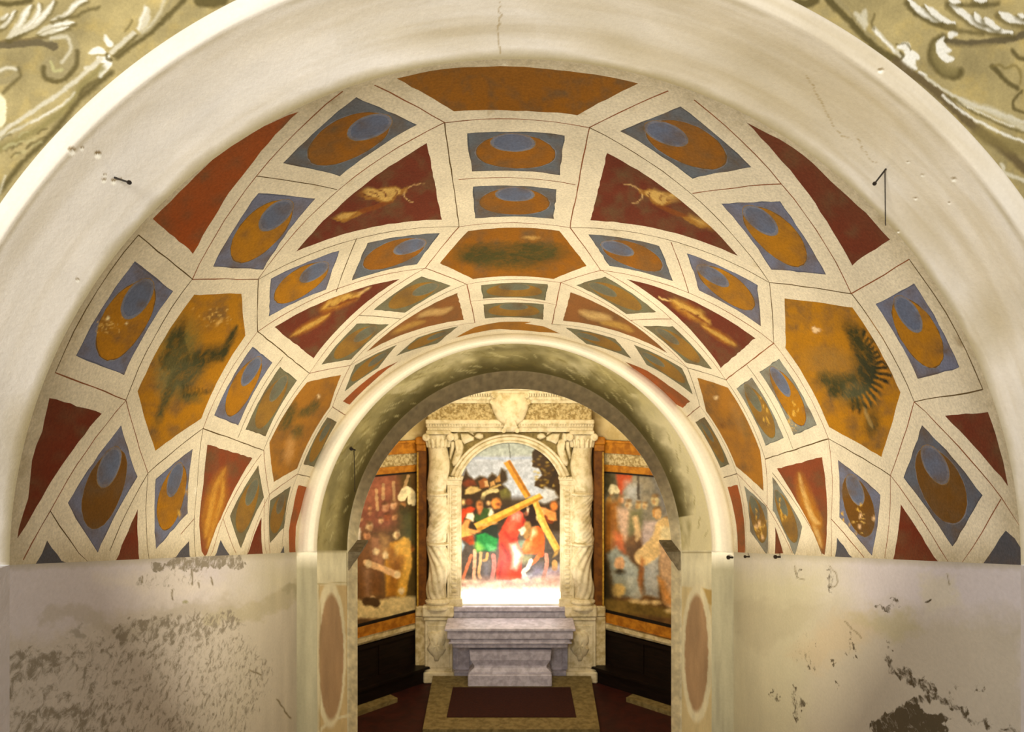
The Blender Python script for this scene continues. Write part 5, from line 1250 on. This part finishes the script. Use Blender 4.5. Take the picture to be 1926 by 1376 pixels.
fig([(1130, 150), (1200, 100), (1300, 130), (1420, 180), (1430, 290), (1340, 320), (1260, 250), (1150, 250)], (224, 140, 70)); fig([(1170, 130), (1260, 120), (1250, 220), (1180, 210)], (246, 176, 110), 8, .8)
br.stroke([(1270, 240), (1300, 300), (1360, 320)], 6, (110, 50, 20), 3); br.stroke([(1130, 260), (1160, 200), (1140, 120)], 10, (240, 214, 140), 4, .8)
# the burdened figure in red
fig([(700, 290), (760, 190), (860, 140), (930, 150), (960, 260), (990, 360), (900, 400), (860, 560), (930, 780), (920, 1130), (740, 1150), (560, 1130), (560, 1040), (610, 800), (600, 480)], (206, 62, 38)); fig([(780, 200), (880, 160), (920, 200), (890, 300), (780, 300)], (250, 150, 130), 10, .9); fig([(720, 300), (850, 300), (840, 420), (720, 470)], (232, 90, 62), 8, .8)
fig([(760, 640), (850, 620), (940, 790), (900, 900), (850, 1000), (780, 980), (800, 830)], (252, 196, 184), 10); fig([(620, 660), (740, 760), (730, 1120), (580, 1110)], (190, 66, 60), 10, .7); br.stroke([(640, 640), (720, 760), (740, 860)], 7, (120, 30, 26), 5, .7); br.stroke([(860, 560), (760, 560), (700, 480)], 7, (130, 34, 22), 5, .7); br.stroke([(640, 900), (620, 1000), (600, 1100)], 6, (130, 40, 40), 5, .6)
fig([(940, 60), (1000, 20), (1090, 50), (1120, 180), (1150, 340), (1060, 360), (1000, 280), (970, 200)], (44, 26, 16)); br.oval(1000, 130, 50, 76, (236, 200, 160), soft=5); br.oval(985, 190, 26, 34, (120, 60, 40), soft=5); br.oval(975, 110, 10, 5, (60, 34, 20), soft=3); br.oval(1020, 108, 10, 5, (60, 34, 20), soft=3); br.stroke([(950, 130), (960, 60), (1020, 40), (1080, 90), (1080, 230)], 13, (40, 24, 14), 4)
fig([(940, 260), (990, 270), (980, 350), (930, 360)], (150, 40, 26)); fig([(880, 430), (960, 370), (1030, 390), (1010, 470), (920, 510)], (236, 206, 176))
# the helper in orange
fig([(1060, 400), (1160, 370), (1230, 420), (1260, 560), (1250, 700), (1130, 780), (950, 770), (930, 700), (980, 580), (1030, 540)], (222, 92, 34)); fig([(1050, 430), (1110, 400), (1140, 480), (1060, 560)], (244, 214, 160), 10); fig([(960, 620), (1060, 600), (1040, 700), (940, 740)], (246, 160, 100), 10, .8); br.stroke([(1010, 350), (1030, 430), (1000, 520)], 12, (150, 110, 60), 4)
fig([(880, 600), (970, 590), (930, 680), (890, 660)], (150, 190, 160), 8, .8); fig([(930, 800), (1060, 790), (1040, 880), (940, 910)], (176, 176, 120), 10, .7)
# legs
for pts, w, c in (([(250, 730), (250, 900), (240, 1100), (260, 1160)], 50, (238, 176, 140)), ([(340, 760), (330, 900), (310, 1040), (330, 1120)], 44, (224, 176, 120)), ([(520, 800), (530, 950), (500, 1120)], 60, (216, 120, 110)), ([(200, 800), (150, 940), (100, 1080), (90, 1160)], 46, (212, 120, 84)), ([(430, 770), (420, 850), (380, 870)], 40, (216, 160, 90)), ([(1200, 770), (1090, 900), (1060, 900)], 60, (216, 110, 60)), ([(1060, 870), (1010, 980), (950, 1040), (1010, 1160)], 60, (250, 226, 214)), ([(1280, 790), (1290, 900), (1260, 1040), (1230, 1130)], 56, (222, 150, 130)), ([(1210, 700), (1200, 780)], 90, (214, 92, 40)), ([(1400, 900), (1400, 980)], 80, (206, 160, 100))):
    br.stroke(pts, w/7.645, c, 1.5, .95)
fig([(380, 900), (460, 900), (480, 1130), (350, 1140)], (120, 116, 130), 14, .8); fig([(1080, 960), (1230, 920), (1230, 1080), (1060, 1120)], (130, 124, 150), 14, .8); fig([(1300, 1000), (1480, 980), (1480, 1100), (1300, 1090)], (150, 120, 140), 14, .7)
fig([(40, 1160), (300, 1130), (600, 1140), (1000, 1170), (1200, 1110), (1490, 1080), (1490, 1600), (40, 1600)], (214, 168, 150), 20, .95)
for x, y in ((120, 1170), (260, 1170), (450, 1210), (600, 1190), (860, 1160), (900, 1170), (1150, 1150)): br.oval(x, y, 60, 22, (236, 216, 190), soft=6, alpha=.9)
# the two beams
def beam(L, c1, c2):
    fig(L, c1, 2.5); a, b, c_, d_ = L; fig([a, tuple(a[i]*.62+b[i]*.38 for i in (0, 1)), tuple(d_[i]*.62+c_[i]*.38 for i in (0, 1)), d_], c2, 2.5)
br.jit = .4
q = lambda p: ((780+p[0]/4.914-860)*7.645, (720+p[1]/4.914-940)*7.645)
beam([q((880, 712)), q((822, 738)), q((1022, 1068)), q((1072, 1040))], (206, 142, 44), (160, 100, 26))
beam([q((1120, 1040)), q((1075, 1075)), q((1190, 1376)), q((1250, 1376))], (226, 180, 84), (206, 150, 60))
beam([q((1186, 1062)), q((1155, 1018)), q((545, 1300)), q((590, 1370))], (220, 168, 66), (176, 118, 36))
beam([(1240, 260), (1150, 280), (1400, 750), (1480, 690)], (232, 184, 92), (214, 158, 70))
fig([(1400, 750), (1480, 690), (1440, 780), (1370, 830)], (190, 150, 80), 4)
for x, y in ((330, 350), (290, 450), (520, 330), (400, 360)): br.oval(x, y, 44, 20, (226, 150, 80), soft=4)
br.c *= (.80+.40*vnoise(gx, gy, 5, 411, 4))[..., None]
pt = mk('altar_painting', Wp.reshape(-1, 3), grid_faces(hh, ww), painted('altar_canvas', grain=.03, gscale=40, bstr=.03, rough=.42, big=.02), None, smooth=True)
set_attr(pt, 'Col', lin(np.clip(br.c, 0, 255)))
tag(pt, 'arched altar painting of a red-robed figure bent under a wooden cross', 'painting')

# strip light at the foot of the painting
lp = empty('strip_light', at(961, 1140, DA+.2), 'white glowing strip light along the foot of the altar painting', 'light')
m = MB(); m.pbox(868, 1134, 1055, 1141.5, DA+.10, .10, .01); m.build('housing', stone('white_housing', (230, 230, 226), (220, 220, 216), 5), lp)
E_MAT = bpy.data.materials.new('lit_tube'); t = nt(E_MAT); e = node(t, 'ShaderNodeEmission'); e.inputs['Color'].default_value = (1.0, .95, .86, 1); e.inputs['Strength'].default_value = 5
o_ = node(t, 'ShaderNodeOutputMaterial'); t.links.new(e.outputs[0], o_.inputs['Surface'])
m = MB(); m.pbox(869, 1111, 1054, 1134, DA+.10, .08, .03); m.build('diffuser', E_MAT, lp)

# ================================================================== ALTAR TABLE, PLATFORM, CARPET
at_ = empty('altar_table', at(960, 1291, 12.35), 'pale grey marble altar table on a flared foot, below the central painting', 'table')
m = MB(); zt = -(1182-HY)/F*12.3; XL, XR = (836-CX)/F*12.3, (1083-CX)/F*12.3
m.box(XL, XR, 12.3, 12.90, zt-.045, zt, .008); m.build('top_slab', M_GREYM, at_)
m = MB(); m.box(XL+.04, XR-.04, 12.34, 12.88, zt-.19, zt-.045, .01); m.box(XL+.09, XR-.09, 12.37, 12.86, zt-.25, zt-.19, .012); m.box(XL+.06, XR-.06, 12.35, 12.87, zt-.27, zt-.245, .008); m.box(XL+.12, XR-.12, 12.40, 12.84, zt-.36, zt-.27, .02); m.build('apron', M_GREYM, at_)
m = MB(); w = lambda x: (x-CX)/F*12.5
rows = [(883, 1220), (885, 1240), (892, 1252), (892, 1256), (884, 1262), (882, 1270)]
v = []; f = []
for x, y in rows:
    X0 = w(x); X1 = w(1920-x); z = -(y-HY)/F*12.5; dd = (x-882)*.006
    v += [(X0, 12.46+dd, z), (X1, 12.46+dd, z), (X1, 12.82, z), (X0, 12.82, z)]
for i in range(len(rows)-1):
    for j in range(4): f.append((i*4+j, i*4+(j+1) % 4, (i+1)*4+(j+1) % 4, (i+1)*4+j))
f += [(0, 1, 2, 3), (20, 21, 22, 23)]; m.add(v, f); m.build('stem', M_GREYM, at_)
ZP = -4.88
m = MB(); m.box((880-CX)/F*12.4, (1038-CX)/F*12.4, 12.4, 12.86, ZP, -(1269-HY)/F*12.4, .01); m.build('foot', M_GREYM, at_)
m = MB(); v = [((795-CX)/F*10.83, 10.83), ((1128-CX)/F*10.83, 10.83), (1.335, 12.88), (-1.395, 12.88)]
b_ = [(x, y, ZF) for x, y in v]+[(x, y, ZP) for x, y in v]; m.add(b_, [(0, 1, 2, 3), (4, 5, 6, 7), (0, 1, 5, 4), (1, 2, 6, 5), (2, 3, 7, 6), (3, 0, 4, 7)])
pf = m.build('altar_platform', M_PLAT); tag(pf, 'low stone platform under the altar table', 'platform')
m = MB(); d0 = 4.872*F/(1348-HY)
x0, x1 = (840-CX)/F*d0, (1084-CX)/F*d0
m.box(x0, x1, d0, 12.36, ZP, ZP+.012, .005); cp = m.build('carpet', M_RED); tag(cp, 'dark red carpet on the stone platform in front of the altar table', 'carpet')

# ================================================================== NAILS AND HOOKS
def nail(p_wall, p_head, r, hr, label, group=None, drop_line=None, base=None):
    n = empty('nail', p_wall, label, 'nail', group); m = MB(); m.tube([p_wall, p_head], [r, r*.8], 8); m.build('shank', M_IRON, n)
    a = Vector(p_wall); b = Vector(p_head); t_ = (b-a).normalized(); m = MB(); m.tube([tuple(b-t_*r*.8), tuple(b+t_*r*.8)], hr, 10); m.build('head', M_IRON, n)
    if drop_line:
        m = MB(); m.tube(drop_line, r*.55, 6); m.build('drop_line', M_IRON, n)
def on_arch(x, y):
    """point of the splayed arch face seen at a photo position"""
    lo, hi = 2.9, 3.3
    for _ in range(40):
        d = (lo+hi)/2; t = (d-DF)/(D0-DF); r0 = 1131/F*(DF+.012); r1 = 951/F*D0; R = r0+(r1-r0)*t+.012*math.sin(PI*t)
        cx, cy = CX+3*t, 1055+7*t; P = at(x, y, d); C_ = at(cx, cy, d)
        if math.hypot(P[0]-C_[0], P[2]-C_[2]) < R: lo = d
        else: hi = d
    return at(x, y, d)
p = on_arch(1666, 318); q = on_arch(1666, 425)
nail(tuple(p), tuple(at(1645, 345, p[1]-.10)), .004, .008, 'bent iron nail with a thin line below it, on the white arch face to the right', None, [tuple(at(1664.5, 321, p[1]-.012)), tuple(at(1665, 380, p[1]-.012)), tuple(at(1665.5, 424, p[1]-.01))])  # thin upright line below the nail, as a tube
p = on_arch(216, 334)
nail(tuple(p), tuple(at(243, 343, p[1]-.11)), .0045, .009, 'rusty iron nail in the white arch face to the left')
def on_olive(x, y):
    lo, hi = 7.62, 8.13
    for _ in range(40):
        d = (lo+hi)/2; t = (d-7.62)/(8.13-7.62); a = 371-56.5*t; b = 390-51*t
        if math.hypot((x-CXF)/a, (y-1036)/b) < 1: lo = d
        else: hi = d
    return at(x, y, d)
p = on_olive(668, 846)
nail(tuple(p), tuple(at(661, 844, p[1]-.12)), .008, .018, 'dark nail with its shadow line built as a thin rod, on the mottled far arch', None, [tuple(at(666, 846, p[1]-.03)), tuple(at(667, 885, p[1]-.03)), tuple(at(667.5, 925, p[1]-.02))])  # the nail's thin shadow line is shaped as an iron tube
for x, y, r in ((1378, 1048, .02), (1410, 1046.5, .014), (1468, 1047, .016)):
    lo, hi = D0, D1
    for _ in range(40):
        d = (lo+hi)/2; XX, Z, R = vpar(d); q = CX+F*(XX+R)/d
        if q > x: lo = d
        else: hi = d
    P = at(x, y, d)
    nail(tuple(P), (P[0]-.05, P[1]-.02, P[2]+.005), r*.55, r, {1378: 'largest black iron stub on the right springing line, nearest the far arch', 1410: 'small black iron stub below the faded crescent panels on the right springing line', 1468: 'black iron stub under the narrow dark red sliver, right springing line'}[x], 'iron stubs on the right springing line')

# ================================================================== LIGHT
def area(name, loc, target, sx, sy, power, col):
    L = bpy.data.lights.new(name, 'AREA'); L.shape = 'RECTANGLE'; L.size = sx; L.size_y = sy; L.energy = power; L.color = col
    o = bpy.data.objects.new(name, L); COLL.objects.link(o); o.location = (loc[0], loc[1], loc[2]+H)
    v = Vector(target)-Vector(loc); o.rotation_euler = v.to_track_quat('-Z', 'Y').to_euler(); return o
def point(name, loc, power, col, r=.1):
    L = bpy.data.lights.new(name, 'POINT'); L.energy = power; L.color = col; L.shadow_soft_size = r
    o = bpy.data.objects.new(name, L); COLL.objects.link(o); o.location = (loc[0], loc[1], loc[2]+H); return o
world = bpy.data.worlds.new('hall_air'); scene.world = world; world.use_nodes = True
bg = world.node_tree.nodes['Background']; bg.inputs[0].default_value = (1.0, .93, .80, 1); bg.inputs[1].default_value = .55
WARM = (1.0, .86, .60); WARM2 = (1.0, .80, .48)
area('hall_lamp', (-1.8, -2.4, 1.4), (.3, 4.5, .0), 2.5, 1.6, 240, (1.0, .96, .90))
area('passage_fill', (0, 4.6, -1.9), (0, 7.6, .5), 1.2, .5, 92, (1.0, .88, .66))  # added unseen light, brightens the roll of the far arch
area('chapel_fill', (0, 9.4, -.1), (0, 13.2, -2.6), 2.6, .5, 80, WARM)  # added unseen light, fills the chapel from the archway side
area('altar_fill', (-.05, 12.3, -3.2), (-.05, 12.9, -.6), 1.0, .12, 30, (1, .93, .78))  # added light without a fixture, brightens the shield and columns
point('chapel_glow', (0, 11.2, .5), 42, WARM, .3)  # added point light without a fixture, lifts the chapel
for s, x in ((-1, 846), (1, 1073)):
    pass
scene.view_settings.view_transform = 'Standard'; scene.view_settings.look = 'None'; scene.view_settings.gamma = 1; scene.view_settings.use_curve_mapping = False
scene.view_settings.exposure = 0.35

cam = bpy.data.cameras.new('camera'); co = bpy.data.objects.new('camera', cam); COLL.objects.link(co); scene.camera = co
co.location = (0, 0, H); co.rotation_euler = (PI/2, 0, 0); cam.sensor_width = 36; cam.lens = F/1926*36
cam.shift_x = -(CX-963)/1926; cam.shift_y = (HY-688)/1926; cam.clip_end = 100
cam.dof.use_dof = True; cam.dof.focus_distance = 4.3; cam.dof.aperture_fstop = 3.2
